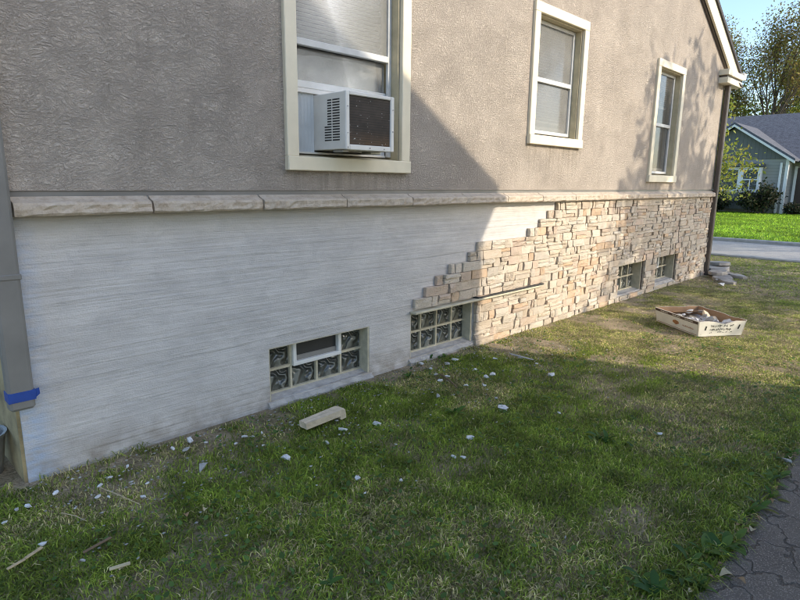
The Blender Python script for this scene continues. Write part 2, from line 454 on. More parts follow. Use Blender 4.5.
class MB:
    """collects verts / faces in world (or local) coordinates"""
    def __init__(s):
        s.v = []; s.f = []
    def add(s, vs, fs):
        k = len(s.v)
        s.v += [tuple(x) for x in vs]
        s.f += [tuple(i+k for i in f) for f in fs]
        return s
    def box(s, x0, x1, y0, y1, z0, z1, bev=0.0):
        if bev <= 0:
            vs = [(x0, y0, z0), (x1, y0, z0), (x1, y1, z0), (x0, y1, z0), (x0, y0, z1), (x1, y0, z1), (x1, y1, z1), (x0, y1, z1)]
            return s.add(vs, [(0, 3, 2, 1), (4, 5, 6, 7), (0, 1, 5, 4), (1, 2, 6, 5), (2, 3, 7, 6), (3, 0, 4, 7)])
        bm = bmesh.new()
        bmesh.ops.create_cube(bm, size=1.0)
        for v in bm.verts:
            v.co = Vector(((x0+x1)/2 + v.co.x*(x1-x0), (y0+y1)/2 + v.co.y*(y1-y0), (z0+z1)/2 + v.co.z*(z1-z0)))
        bmesh.ops.bevel(bm, geom=bm.edges[:], offset=bev, segments=1, affect='EDGES')
        bm.verts.index_update()
        s.add([v.co for v in bm.verts], [[v.index for v in f.verts] for f in bm.faces])
        bm.free()
        return s
    def prism(s, poly, axis, a0, a1):
        """poly: list of 2-tuples in the plane normal to axis"""
        def mk(p, a):
            return {'x': (a, p[0], p[1]), 'y': (p[0], a, p[1]), 'z': (p[0], p[1], a)}[axis]
        n = len(poly)
        vs = [mk(p, a0) for p in poly] + [mk(p, a1) for p in poly]
        fs = [tuple(range(n)), tuple(range(2*n-1, n-1, -1))] + [(i, i+n, (i+1) % n + n, (i+1) % n) for i in range(n)]
        return s.add(vs, fs)
    def tube(s, pts, radii, sides=6):
        pts = [Vector(p) for p in pts]
        k = len(s.v)
        ref = Vector((0, 0, 1))
        for i, p in enumerate(pts):
            d = (pts[min(i+1, len(pts)-1)] - pts[max(i-1, 0)]).normalized()
            a = d.orthogonal().normalized() if abs(d.dot(ref)) > 0.98 else d.cross(ref).normalized()
            b = d.cross(a)
            for j in range(sides):
                an = 2*math.pi*j/sides
                s.v.append(tuple(p + (a*math.cos(an) + b*math.sin(an))*radii[i]))
        for i in range(len(pts)-1):
            for j in range(sides):
                s.f.append((k+i*sides+j, k+i*sides+(j+1) % sides, k+(i+1)*sides+(j+1) % sides, k+(i+1)*sides+j))
        s.f.append(tuple(k+j for j in range(sides))[::-1])
        s.f.append(tuple(k+(len(pts)-1)*sides+j for j in range(sides)))
        return s
    def build(s, name, mat, parent=None, local=False, smooth=False, color=None, fix=True, origin=None):
        off = Vector((0, 0, 0)) if (local or parent is None) else base_of(parent)
        if origin is not None:
            off = Vector(origin)
        me = bpy.data.meshes.new(name)
        me.from_pydata([tuple(Vector(v)-off) for v in s.v], [], s.f)
        if fix:
            bm = bmesh.new(); bm.from_mesh(me)
            bmesh.ops.recalc_face_normals(bm, faces=bm.faces[:])
            bm.to_mesh(me); bm.free()
        me.materials.append(M[mat] if isinstance(mat, str) else mat)
        if smooth:
            me.shade_smooth()
        if color is not None:
            ca = me.color_attributes.new('Col', 'FLOAT_COLOR', 'POINT')
            arr = np.array(color, dtype=np.float32) if hasattr(color[0], '__len__') else np.tile(np.array([*color, 1], dtype=np.float32), (len(me.vertices), 1))
            ca.data.foreach_set('color', arr.ravel())
        o = link(name, me, parent)
        if origin is not None:
            o.location = Vector(origin) - (base_of(parent) if parent is not None else Vector((0, 0, 0)))
        return o

def bx(name, mat, parent, x0, x1, y0, y1, z0, z1, bev=0.0):
    return MB().box(x0, x1, y0, y1, z0, z1, bev).build(name, mat, parent)

def tri_mesh(name, V, T, C, mat, parent=None):
    """fast triangle mesh with a point colour attribute (numpy arrays)"""
    me = bpy.data.meshes.new(name)
    me.vertices.add(len(V)); me.vertices.foreach_set('co', V.astype(np.float32).ravel())
    me.loops.add(T.size); me.loops.foreach_set('vertex_index', T.astype(np.int32).ravel())
    me.polygons.add(len(T)); me.polygons.foreach_set('loop_start', np.arange(0, T.size, 3, dtype=np.int32))
    me.update(calc_edges=True)
    ca = me.color_attributes.new('Col', 'FLOAT_COLOR', 'POINT')
    ca.data.foreach_set('color', np.concatenate([C, np.ones((len(C), 1))], 1).astype(np.float32).ravel())
    me.materials.append(M[mat])
    return link(name, me, parent)

def vnoise(x, y, scale, seed):
    """smooth value noise 0..1"""
    g = np.random.default_rng(seed).random((64, 64))
    u = np.asarray(x)*scale + 500; v = np.asarray(y)*scale + 500
    i = np.floor(u).astype(int); j = np.floor(v).astype(int)
    fu = u-i; fv = v-j
    fu = fu*fu*(3-2*fu); fv = fv*fv*(3-2*fv)
    a = g[i % 64, j % 64]; b = g[(i+1) % 64, j % 64]; c = g[i % 64, (j+1) % 64]; d = g[(i+1) % 64, (j+1) % 64]
    return (a*(1-fu)+b*fu)*(1-fv) + (c*(1-fu)+d*fu)*fv

# ------------------------------------------------------------------ setting
def sheet(name, mat, x0, x1, y0, y1, z, nx=1, ny=1):
    xs = np.linspace(x0, x1, nx+1); ys = np.linspace(y0, y1, ny+1)
    mb = MB()
    vs = [(x, y, z) for y in ys for x in xs]
    fs = [(j*(nx+1)+i, j*(nx+1)+i+1, (j+1)*(nx+1)+i+1, (j+1)*(nx+1)+i) for j in range(ny) for i in range(nx)]
    mb.add(vs, fs)
    return tag(mb.build(name, mat), kind='structure')

sheet('ground', 'soil', -300, 300, -300, 300, 0.0)
# driveway with a ragged, crumbling edge
mb = MB()
ex = np.linspace(-6, 13.3, 260)
ey = 0.535 + 0.09*(vnoise(ex, ex*0, 1.7, 3)-0.5) + 0.05*(vnoise(ex, ex*0, 7, 4)-0.5)
vs = [(x, y, 0.012) for x, y in zip(ex, ey)] + [(x, -2.35, 0.012) for x in ex] + [(x, y+0.012, -0.02) for x, y in zip(ex, ey)]
n = len(ex)
mb.add(vs, [(i, i+n, i+n+1, i+1) for i in range(n-1)] + [(i, i+1, i+1+2*n, i+2*n) for i in range(n-1)])
tag(mb.build('driveway', 'asphalt'), kind='structure')
sheet('street', 'road', 13.7, 17.3, -120, 120, 0.006)
tag(MB().box(13.5, 13.7, -120, 120, -0.1, 0.05, 0.02).build('kerb', 'kerb'), kind='structure')
tag(MB().box(17.3, 17.5, -120, 120, -0.1, 0.09, 0.02).build('kerb', 'kerb'), kind='structure')
sheet('far_lawn', 'far_lawn', 17.5, 110, -120, 120, 0.05)

# ------------------------------------------------------------------ the stucco house
HX0, HX1, HY = 0.55, 10.42, 3.10
house = thing('stucco_house', (HX0, HY, 0), 'tan stucco house with white foundation, partly clad in cream ledge stone', 'house')

def holed_wall(name, mat, x0, x1, z0, z1, y0, y1, holes):
    xs = sorted({x0, x1, *[h[0] for h in holes], *[h[1] for h in holes]})
    zs = sorted({z0, z1, *[h[2] for h in holes], *[h[3] for h in holes]})
    solid = lambda i, j: 0 <= i < len(xs)-1 and 0 <= j < len(zs)-1 and not any(h[0] <= (xs[i]+xs[i+1])/2 <= h[1] and h[2] <= (zs[j]+zs[j+1])/2 <= h[3] for h in holes)
    mb = MB()
    for i in range(len(xs)-1):
        for j in range(len(zs)-1):
            if not solid(i, j):
                continue
            a, b, c, d = xs[i], xs[i+1], zs[j], zs[j+1]
            mb.add([(a, y0, c), (b, y0, c), (b, y0, d), (a, y0, d)], [(0, 1, 2, 3)])
            mb.add([(a, y1, c), (b, y1, c), (b, y1, d), (a, y1, d)], [(3, 2, 1, 0)])
            if not solid(i-1, j): mb.add([(a, y0, c), (a, y0, d), (a, y1, d), (a, y1, c)], [(0, 1, 2, 3)])
            if not solid(i+1, j): mb.add([(b, y0, c), (b, y1, c), (b, y1, d), (b, y0, d)], [(0, 1, 2, 3)])
            if not solid(i, j-1): mb.add([(a, y0, c), (a, y1, c), (b, y1, c), (b, y0, c)], [(0, 1, 2, 3)])
            if not solid(i, j+1): mb.add([(a, y0, d), (b, y0, d), (b, y1, d), (a, y1, d)], [(0, 1, 2, 3)])
    return mb.build(name, mat, house, fix=False)

BW = [(1.945, 2.825, 0.045, 0.405), (3.275, 4.085, 0.055, 0.425), (7.05, 7.85, 0.07, 0.455), (8.29, 9.06, 0.09, 0.465)]
foundation = holed_wall('foundation_wall', 'white_wall', 0.565, HX1-0.02, -0.3, 1.395, HY, HY+0.28, BW)
bx('side_foundation', 'sidewall', house, HX0, 0.80, HY+0.012, 11.0, -0.3, 1.40)
bx('side_foundation', 'white_wall', house, HX1-0.25, HX1-0.005, HY+0.012, 11.0, -0.3, 1.40)

# sash windows  (outer casing x0,x1,z0,z1 ; rail height)
WIN = [(2.105, 3.195, 1.535, 3.05), (4.81, 5.83, 1.84, 3.09), (7.68, 8.63, 1.51, 3.03)]
CAS = 0.088
upper_holes = [(a+CAS, b-CAS, c+CAS*0.9, d-CAS) for a, b, c, d in WIN]
YS = HY-0.014           # face of the stucco
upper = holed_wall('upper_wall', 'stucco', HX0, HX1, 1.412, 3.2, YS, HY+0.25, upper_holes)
# gable triangle above
RS, RX, RZ = 0.52, 10.4, 3.52      # roof top line: z = RZ + RS*(RX-x), mirrored about XR
XR = 5.48
def roof_z(x):
    return RZ + RS*(RX - (x if x > XR else 2*XR-x))
tri = [(HX0, 3.2), (HX1, 3.2), (HX1, roof_z(HX1)-0.16), (XR, roof_z(XR)-0.16), (HX0, roof_z(HX0)-0.16)]
MB().prism(tri, 'y', YS, HY+0.25).build('gable', 'stucco', house)
bx('side_wall', 'stucco', house, HX0, 0.8, HY+0.25, 11.0, 1.40, 3.35)
bx('side_wall', 'stucco', house, HX1-0.25, HX1, HY+0.25, 11.0, 1.40, 3.35)
MB().prism([(HX0, 0), (HX1, 0), (HX1, roof_z(HX1)-0.16), (XR, roof_z(XR)-0.16), (HX0, roof_z(HX0)-0.16)], 'y', 11.0, 11.25).build('rear_wall', 'stucco', house)
bx('partition', 'interior', house, 0.8, HX1-0.25, 6.4, 6.5, 0.0, 3.6)
bx('floor_slab', 'interior', house, 0.8, HX1-0.25, HY+0.28, 6.4, 1.2, 1.3)
bx('ceiling_slab', 'interior', house, 0.8, HX1-0.25, HY+0.25, 6.4, 3.4, 3.5)
# drip strip between stucco and ledge: grey flashing
bx('flashing', 'downspout', house, 0.60, HX1-0.01, HY-0.006, HY+0.05, 1.386, 1.413)

# ledge stones with chiselled faces
def ledge_piece(x0, x1):
    rg = random.Random(int(x0*1000))
    nx = max(4, int((x1-x0)/0.035))
    prof = [(3.085, 1.300, 0), (3.040, 1.297, 0), (3.020, 1.299, .003), (3.013, 1.309, .006), (3.015, 1.327, .006), (3.014, 1.347, .005), (3.021, 1.358, .002), (3.060, 1.372, .0005), (3.0855, 1.386, 0)]
    mb = MB()
    vs = []
    w1 = [rg.uniform(-1, 1) for _ in range(nx+1)]
    for i in range(nx+1):
        x = x0 + (x1-x0)*i/nx
        for j, (y, z, a) in enumerate(prof):
            e = 0.006 if i in (0, nx) and 0 < j < 8 else 0
            vs.append((x + (rg.uniform(-.003, .003) if 0 < i < nx else 0), y + e + a*(0.6*w1[i]+rg.uniform(-.8, .8)), z + a*0.5*rg.uniform(-1, 1)))
    m = len(prof)
    fs = [(i*m+j, i*m+j+1, (i+1)*m+j+1, (i+1)*m+j) for i in range(nx) for j in range(m-1)]
    fs += [tuple(range(m)), tuple(nx*m+j for j in range(m-1, -1, -1))]
    return mb.add(vs, fs)
def mk_ledge():
    t = NT('cream_ledge_stone')
    p = t.pos()
    n = t.noise(p, 20, 6, 0.7)
    oi = t.n('ShaderNodeObjectInfo')
    c = t.ramp(n, [(0.3, (0.37, 0.29, 0.21)), (0.5, (0.52, 0.43, 0.33)), (0.75, (0.61, 0.53, 0.43))])
    c = t.mix(t.math('MULTIPLY', oi.outputs['Random'], 0.45), c, (0.50, 0.45, 0.38))
    return t.fin(c, 0.9, t.bump(t.noise(p, 45, 5, 0.7), 0.8, 0.012), spec=0.2)
M['ledge'] = mk_ledge()
x = 0.62
cuts = [0.62, 1.24, 1.90, 2.55, 3.20, 3.855, 4.46, 5.06, 5.73, 6.38, 7.02, 7.66, 8.30, 8.95, 9.58, 10.40]
for a, b in zip(cuts[:-1], cuts[1:]):
    o = ledge_piece(a+0.0055, b-0.0055).build('ledge_stone', 'ledge', house, smooth=False)
    mod = None

# ---------------- ledger-stone veneer
COURSE, Z0 = 0.0818, -0.022
LEFT = [4.10]*6 + [3.29, 3.41, 3.55, 3.72, 3.98, 4.10, 4.92, 5.12, 5.27, 5.43]
PAL = [((0.60, 0.515, 0.41), 6), ((0.56, 0.465, 0.36), 4), ((0.585, 0.525, 0.44), 3), ((0.59, 0.42, 0.28), 2), ((0.585, 0.46, 0.36), 3), ((0.63, 0.555, 0.455), 5)]
veneer = MB()
for k in range(16):          # scratch coat behind the stones
    zl, zh = Z0+k*COURSE, Z0+(k+1)*COURSE-0.004
    segs = [(LEFT[k]+0.012, HX1-0.025)]
    for h in BW[2:]:
        if zl < h[3] and zh > h[2]-0.02:
            segs = [q for a, b in segs for q in ((a, min(b, h[0])), (max(a, h[1]), b)) if q[1] > q[0]]
    for a, b in segs:
        veneer.box(a, b, HY-0.012, HY-0.001, zl, zh)
stones = []
rg = random.Random(11)
def fill(k, a, b):
    z = Z0 + k*COURSE
    x = a
    while b - x > 0.03:
        w = rg.choice([0.06, 0.08, 0.10, 0.12, 0.15, 0.18, 0.22, 0.27])*rg.uniform(0.85, 1.15)
        if b - x - w < 0.05: w = b - x
        if rg.random() < 0.45 and w > 0.1:
            q = rg.uniform(0.4, 0.6)
            stones.append((x, x+w, z, z+COURSE*q)); stones.append((x, x+w, z+COURSE*q, z+COURSE))
        else:
            stones.append((x, x+w, z, z+COURSE))
        x += w
holes_v = [(h[0]-0.005, h[1]+0.005, h[2]-0.02, h[3]+0.02) for h in BW[2:]]
for k in range(16):
    zc = Z0 + (k+0.5)*COURSE
    iv = [(LEFT[k], HX1-0.01)]
    for h in holes_v:
        if h[2] < zc < h[3]:
            iv = [q for a, b in iv for q in ((a, min(b, h[0])), (max(a, h[1]), b)) if q[1]-q[0] > 0.03]
    for a, b in iv:
        fill(k, a, b)
def stone_geo(s, mb, cl):
    x0, x1, z0, z1 = s
    g = 0.0012
    w, h = x1-x0, z1-z0
    nx = 2 if w < 0.12 else 3 if w < 0.24 else 4
    d = rg.uniform(0.031, 0.050) + (0.008 if rg.random() < 0.12 else 0)
    tx, tz = rg.uniform(-.006, .006), rg.uniform(-.004, .004)
    us = [g] + [w*(i+rg.uniform(-.15, .15))/nx for i in range(1, nx)] + [w-g]
    vz = [g, h*rg.uniform(.38, .62), h-g]
    k = len(mb.v)
    vs = []
    for j, v in enumerate(vz):
        for i, u in enumerate(us):
            ed = (0.005 if i in (0, nx) else 0) + (0.0015 if j in (0, 2) else 0)
            xx = u + (rg.uniform(0, .008)*(1 if i == 0 else -1 if i == nx else 0))
            zz = v + (rg.uniform(0, .002)*(1 if j == 0 else -1 if j == 2 else 0))
            y = HY - max(0.018, d + tx*(2*u/w-1) + tz*(2*v/h-1) + rg.uniform(-.006, .006) - ed)
            vs.append((x0+xx, y, z0+zz))
    m = nx+1
    ring = [i for i in range(m)] + [j*m+nx for j in (1, 2)] + [2*m+i for i in range(nx-1, -1, -1)] + [m]
    back = [(vs[i][0], HY-0.004, vs[i][2]) for i in ring]
    nb = len(vs)
    fs = [(j*m+i, j*m+i+1, (j+1)*m+i+1, (j+1)*m+i) for j in range(2) for i in range(nx)]
    L = len(ring)
    fs += [(ring[(q+1) % L], ring[q], nb+q, nb+(q+1) % L) for q in range(L)]
    mb.add(vs+back, fs)
    c = rg.choices([p[0] for p in PAL], [p[1] for p in PAL])[0]
    f = rg.uniform(0.86, 1.12)
    cl += [(c[0]*f, c[1]*f, c[2]*f, 1)]*(nb+L)
ven = veneer.build('stone_veneer', 'dark_gap', house)
stones.sort(key=lambda s: s[0] - 3.0*(s[3]-s[2]))
rest = MB(); restc = []
for i, s in enumerate(stones):
    if i < 300:
        mb = MB(); cl = []
        stone_geo(s, mb, cl)
        mb.build('stone', 'stone', ven, color=cl, fix=False)
    else:
        stone_geo(s, rest, restc)
o = rest.build('stone', 'stone', ven, color=restc, fix=False)
o['kind'] = 'stuff'

# steel lintel strip that runs over the second block window and on under the stones
bx('lintel', 'mortar', house, 3.262, 5.15, 3.030, 3.098, 0.434, 0.452, 0.003)
bx('lintel_slot', 'ac_dark', house, 4.09, 5.20, 3.0335, 3.099, 0.4525, 0.466)

# ---------------- glass-block basement windows
def block_window(h, vent=None, nc=4, yb=HY+0.075):
    x0, x1, z0, z1 = h
    # mortar grid with openings for the blocks
    pw, ph = (x1-x0)/nc, (z1-z0-0.01)/2
    zb = z0+0.01
    J = 0.0085
    mb = MB()
    for i in range(nc+1):
        xx = min(max(x0+i*pw, x0+J), x1-J)
        mb.box(xx-J, xx+J, yb, yb+0.06, zb, zb+ph if vent and vent[0] < i < vent[1] else z1)
    for j in range(3):
        zz = min(max(zb+j*ph, zb+J), z1-J)
        for i in range(nc):
            if vent and j == 1 and vent[0] <= i < vent[1]:
                continue
            mb.box(x0+i*pw+J, x0+(i+1)*pw-J, yb+0.001, yb+0.06, zz-J, zz+J)
    w = mb.build('basement_window', 'mortar', house, fix=False)
    # reveal lining and sloped cement sill
    rv = MB()
    rv.box(x0-0.001, x0+0.008, HY+0.002, yb, z0, z1); rv.box(x1-0.016, x1+0.001, HY+0.002, yb, z0, z1); rv.box(x0+.008, x1-.016, HY+0.002, yb, z1-0.006, z1+.001)
    rv.build('reveal', 'mortar', w, fix=False)
    sm = MB()
    nn = 14
    rg2 = random.Random(int(x0*100))
    vs = []
    for i in range(nn+1):
        xx = x0-0.02 + (x1-x0+0.04)*i/nn
        jz = rg2.uniform(-.006, .008)
        vs += [(xx, yb+0.004, z0+0.016), (xx, HY-0.004+rg2.uniform(-.012, .004), z0-0.012+jz), (xx, HY-0.028+rg2.uniform(-.012, .008), z0-0.035+jz), (xx, HY-0.02, -0.06), (xx, yb+0.004, -0.06)]
    fs = [(i*5+j, i*5+(j+1) % 5, (i+1)*5+(j+1) % 5, (i+1)*5+j) for i in range(nn) for j in range(5)] + [(0, 1, 2, 3, 4), tuple(nn*5+j for j in (4, 3, 2, 1, 0))]
    sm.add(vs, fs).build('sill', 'sill_cement', w)
    for j in range(2):
        for i in range(nc):
            if vent and j == 1 and vent[0] <= i < vent[1]:
                continue
            a, b, c, d = x0+i*pw+J, x0+(i+1)*pw-J, zb+j*ph+J, zb+(j+1)*ph-J
            if i == 0: a = x0+2*J
            if i == nc-1: b = x1-2*J
            if j == 0: c = zb+2*J
            if j == 1: d = z1-2*J
            # pillowed face: 5x5 grid
            g = MB(); vs = []
            for q in range(6):
                for p in range(6):
                    u, v = p/5, q/5
                    bl = min(1, 6*min(u, 1-u))*min(1, 6*min(v, 1-v))
                    vs.append((a+(b-a)*u, yb+0.022-0.012*bl, c+(d-c)*v))
            g.add(vs, [(q*6+p, q*6+p+1, (q+1)*6+p+1, (q+1)*6+p) for q in range(5) for p in range(5)])
            g.build('glass_block', 'block', w, smooth=True, fix=False, origin=((a+b)/2, yb, (c+d)/2))
    if vent:
        a, b = x0+vent[0]*pw+0.008, x0+vent[1]*pw-0.008
        c, d = zb+ph-0.006, z1-0.004
        f = MB(); t_ = 0.028
        f.box(a, b, yb-0.022, yb+0.05, c, c+t_, .003); f.box(a, b, yb-0.022, yb+0.05, d-t_*0.6, d, .003)
        f.box(a, a+t_, yb-0.0205, yb+0.05, c+t_, d-t_*0.6, .003); f.box(b-t_, b, yb-0.0205, yb+0.05, c+t_, d-t_*0.6, .003)
        f.build('vent_frame', 'vinyl', w)
        bx('vent_screen', 'ac_dark', w, a+t_, b-t_, yb+0.012, yb+0.018, c+t_, d-t_*0.6)
        bx('vent_sash', 'interior', w, a+t_, b-t_, yb+0.004, yb+0.012, c+t_, c+t_+0.035)
    bx('backing', 'ac_dark', w, x0-0.01, x1+0.01, yb+0.061, yb+0.10, z0-0.01, z1+0.01)
    return w
block_window(BW[0], (1, 3))['label'] = 'block window with white hopper vent'
block_window(BW[1])
block_window(BW[2], nc=4, yb=HY+0.10)
block_window(BW[3], (0, 2), nc=4, yb=HY+0.10)

# ---------------- sash windows
def sash_window(h, rail, glass_up, glass_lo, lo_open=None, blind_drop=None, depth=0.085):
    x0, x1, z0, z1 = h
    f0, f1 = YS-0.030, YS+0.004
    m = MB()
    m.box(x0, x0+CAS, f0, f1, z0+CAS, z1-CAS, .004).box(x1-CAS, x1, f0, f1, z0+CAS, z1-CAS, .004)
    m.box(x0, x1, f0-0.001, f1, z1-CAS, z1, .004)
    w = m.build('window', 'trim', house)
    bx('sill', 'trim', w, x0-0.003, x1+0.003, f0-0.012, f1, z0, z0+CAS, .005)
    i0, i1, j0, j1 = x0+CAS, x1-CAS, z0+CAS*0.9, z1-CAS
    yb = YS+depth
    jm = MB()
    jm.box(i0-.001, i0+.014, f1+.001, yb+.10, j0, j1).box(i1-.014, i1+.001, f1+.001, yb+.10, j0, j1).box(i0+.014, i1-.014, f1+.001, yb+.10, j1-.014, j1+.001)
    jm.add([(i0+.014, f1+.001, j0+0.012), (i1-.014, f1+.001, j0+0.012), (i1-.014, yb+.1, j0+.035), (i0+.014, yb+.1, j0+.035), (i0+.014, f1+.001, j0-.001), (i1-.014, f1+.001, j0-.001), (i1-.014, yb+.1, j0-.001), (i0+.014, yb+.1, j0-.001)],
           [(0, 1, 2, 3), (4, 7, 6, 5), (0, 4, 5, 1), (1, 5, 6, 2), (2, 6, 7, 3), (3, 7, 4, 0)])
    jm.build('jamb', 'jamb', w, fix=False)
    a, b, c, d = i0+.016, i1-.016, j0+.035, j1-.016
    S = 0.032
    st = MB()
    st.box(a, a+S, yb-.014, yb+.012, c, d, .003).box(b-S, b, yb-.014, yb+.012, c, d, .003)
    st.box(a+S, b-S, yb-.013, yb+.012, d-S, d, .003)
    if lo_open is None:
        st.box(a+S, b-S, yb-.013, yb+.012, c, c+S, .003)
    st.build('storm_frame', 'alu', w)
    bx('meeting_rail', 'alu', w, a+S+.0005, b-S-.0005, yb-.020, yb+.016, rail-0.021, rail+0.021, .003)
    bx('pane', glass_up, w, a+S, b-S, yb-.002, yb+.002, rail+0.021, d-S)
    if lo_open is None:
        bx('pane', glass_lo, w, a+S, b-S, yb+.006, yb+.010, c+S, rail-0.021)
        # inner sash visible behind the lower light
        sa = MB()
        sa.box(a+S-.01, a+S+.022, yb+.03, yb+.055, c+.01, rail).box(b-S-.022, b-S+.01, yb+.03, yb+.055, c+.01, rail).box(a+S+.022, b-S-.022, yb+.03, yb+.055, c+.01, c+S+.045)
        sa.build('lower_sash', 'vinyl', w)
    else:
        bx('bottom_rail', 'vinyl', w, a+S-.012, b-S+.012, yb+.018, yb+.055, lo_open-.045, lo_open, .004)
        bx('pane', glass_lo, w, a+S, b-S, yb+.034, yb+.038, lo_open, rail-0.021)
    if blind_drop is not None:
        bm_ = MB()
        z = d - 0.03
        while z > blind_drop:
            bm_.add([(a+.03, yb+.070, z), (b-.03, yb+.070, z), (b-.03, yb+.090, z-.013), (a+.03, yb+.090, z-.013), (a+.03, yb+.071, z+.001), (b-.03, yb+.071, z+.001), (b-.03, yb+.091, z-.012), (a+.03, yb+.091, z-.012)],
                    [(0, 1, 2, 3), (7, 6, 5, 4), (0, 4, 5, 1), (2, 6, 7, 3)])
            z -= 0.026
        o = bm_.build('blind', 'blind', w, fix=False)
        o['kind'] = 'stuff'
        bx('blind_bottom_rail', 'blind', w, a+.03, b-.03, yb+.068, yb+.095, blind_drop-.028, blind_drop-.008, .003)
    return (a, b, c, d, yb, S, w)

W1 = sash_window(WIN[0], 2.33, 'glass', 'glass', lo_open=2.105, blind_drop=2.36)
W2 = sash_window(WIN[1], 2.455, 'glass_screen', 'glass_screen', blind_drop=2.10)
W3 = sash_window(WIN[2], 2.26, 'glass_dark', 'glass_dark', blind_drop=2.52)
# crumpled plastic sheet stuffed above the unit, inside the first window
a, b, c, d, yb, S, w = W1
nx, nz = 26, 12
vs = []
for j in range(nz+1):
    for i in range(nx+1):
        u, v = i/nx, j/nz
        top = 2.31 - 0.02*math.sin(u*math.pi) - 0.03*max(0, math.sin(u*7+1))
        vs.append((a+.035+(b-a-.07)*u, yb+.10 + .012*math.sin(9*u+5*v)+.008*math.sin(17*u-9*v*v), 2.04+(top-2.04)*v))
MB().add(vs, [(j*(nx+1)+i, j*(nx+1)+i+1, (j+1)*(nx+1)+i+1, (j+1)*(nx+1)+i) for j in range(nz) for i in range(nx)]).build('plastic_sheet', 'plastic_sheet', w, smooth=True, fix=False)

# ---------------- window air conditioner (sits in the window: own thing)
ax0, ax1, ay0, ay1, az0, az1 = 2.415, 2.835, 2.865, 3.42, 1.672, 2.022
ac = thing('air_conditioner', ((ax0+ax1)/2, 3.1, az0), 'white window air conditioner with brown coil sticking out of the sash window', 'air conditioner')
m = MB()
R = 0.022
# case shell: sides, top, bottom, rear rim
m.box(ax0, ax0+.012, ay0+.02, ay1, az0, az1, .004).box(ax1-.012, ax1, ay0+.02, ay1, az0, az1, .004)
m.box(ax0+.012, ax1-.012, ay0+.02, ay1, az1-.012, az1-.0005, .003).box(ax0+.012, ax1-.012, ay0+.02, ay1, az0+.0005, az0+.012, .003)
m.build('case', 'ac_white', ac)
m = MB()
m.box(ax0-.003, ax0+.030, ay0, ay0+.03, az0-.003, az1+.003, .005).box(ax1-.030, ax1+.003, ay0, ay0+.03, az0-.003, az1+.003, .005)
m.box(ax0+.030, ax1-.030, ay0+.001, ay0+.03, az1-.020, az1+.003, .004).box(ax0+.030, ax1-.030, ay0+.001, ay0+.03, az0-.003, az0+.030, .004)
m.build('rear_rim', 'ac_white', ac)
bx('condenser_coil', 'coil', ac, ax0+.028, ax1-.028, ay0+.012, ay0+.05, az0+.028, az1-.018)
m = MB()
for j in range(16):
    z = az0+.055+j*.0165
    m.box(ax0-.0015, ax0+.002, 2.93, 3.00, z, z+.0085)
    m.box(ax0-.0015, ax0+.002, 3.012, 3.052 + (0.03 if j < 6 else 0), z, z+.0085)
o = m.build('vent_slots', 'ac_dark', ac); o['kind'] = 'stuff'
m = MB()
m.box(ax0+.02, ax0+.07, ay0+.06, ay0+.16, az0-.016, az0+.001, .003).box(ax1-.12, ax1-.03, ay0+.10, ay0+.2, az0-.018, az0+.001, .003)
m.build('foot', 'steel', ac)
for sx, sz in ((.012, .10), (.012, .26), (.013, .012), (.20, .013), (.33, .012), (.408, .13), (.408, .27)):
    me = MB().tube([(ax0+sx, ay0+.002, az0+sz), (ax0+sx, ay0-.004, az0+sz)], [.0045, .0035], 6)
    me.build('screw', 'steel', ac)
# accordion wings
for xa, xb in ((a+S-.004, ax0-.001), (ax1+.001, b-S+.004)):
    m = MB(); vs = []
    n = 14
    for i in range(n+1):
        xx = xa+(xb-xa)*i/n
        yy = yb+.030 + (.012 if i % 2 else -.004)
        vs += [(xx, yy, c+.01), (xx, yy, 2.058)]
    m.add(vs, [(2*i, 2*i+2, 2*i+3, 2*i+1) for i in range(n)]).build('accordion_panel', 'accordion', ac, fix=False)
m = MB()
m.box(a+S-.006, b-S+.006, yb+.016, yb+.052, 2.030, 2.059, .003)
m.box(a+S-.006, b-S+.006, yb+.016, yb+.052, c-.002, c+.012, .002)
m.build('mounting_rail', 'ac_white', ac)

# ---------------- roof, rake boards, eave return
def slope_slab(x_from, x_to, y0, y1, dz_top, dz_bot):
    pts = [(x_from, roof_z(x_from)+dz_top), (x_to, roof_z(x_to)+dz_top), (x_to, roof_z(x_to)+dz_bot), (x_from, roof_z(x_from)+dz_bot)]
    return MB().prism(pts, 'y', y0, y1)
EAVE = 10.86
roof = slope_slab(XR, EAVE, 2.99, 11.5, 0.0, -0.055).build('roof', 'shingle', house)
slope_slab(2*XR-EAVE, XR, 2.99, 11.5, 0.0, -0.055).build('roof', 'shingle', house)
slope_slab(XR, EAVE-.03, 3.015, 3.045, -0.056, -0.29).build('rake_board', 'trim', house)
slope_slab(2*XR-EAVE+.03, XR, 3.015, 3.045, -0.056, -0.29).build('rake_board', 'trim', house)
slope_slab(XR, EAVE-.06, 3.046, YS+.001, -0.057, -0.16).build('rake_soffit', 'jamb', house)
slope_slab(2*XR-EAVE+.06, XR, 3.046, YS+.001, -0.057, -0.16).build('rake_soffit', 'jamb', house)
slope_slab(XR, HX1-.12, 3.055, YS+.0005, -0.161, -0.315).build('rake_frieze', 'brown_metal', house)
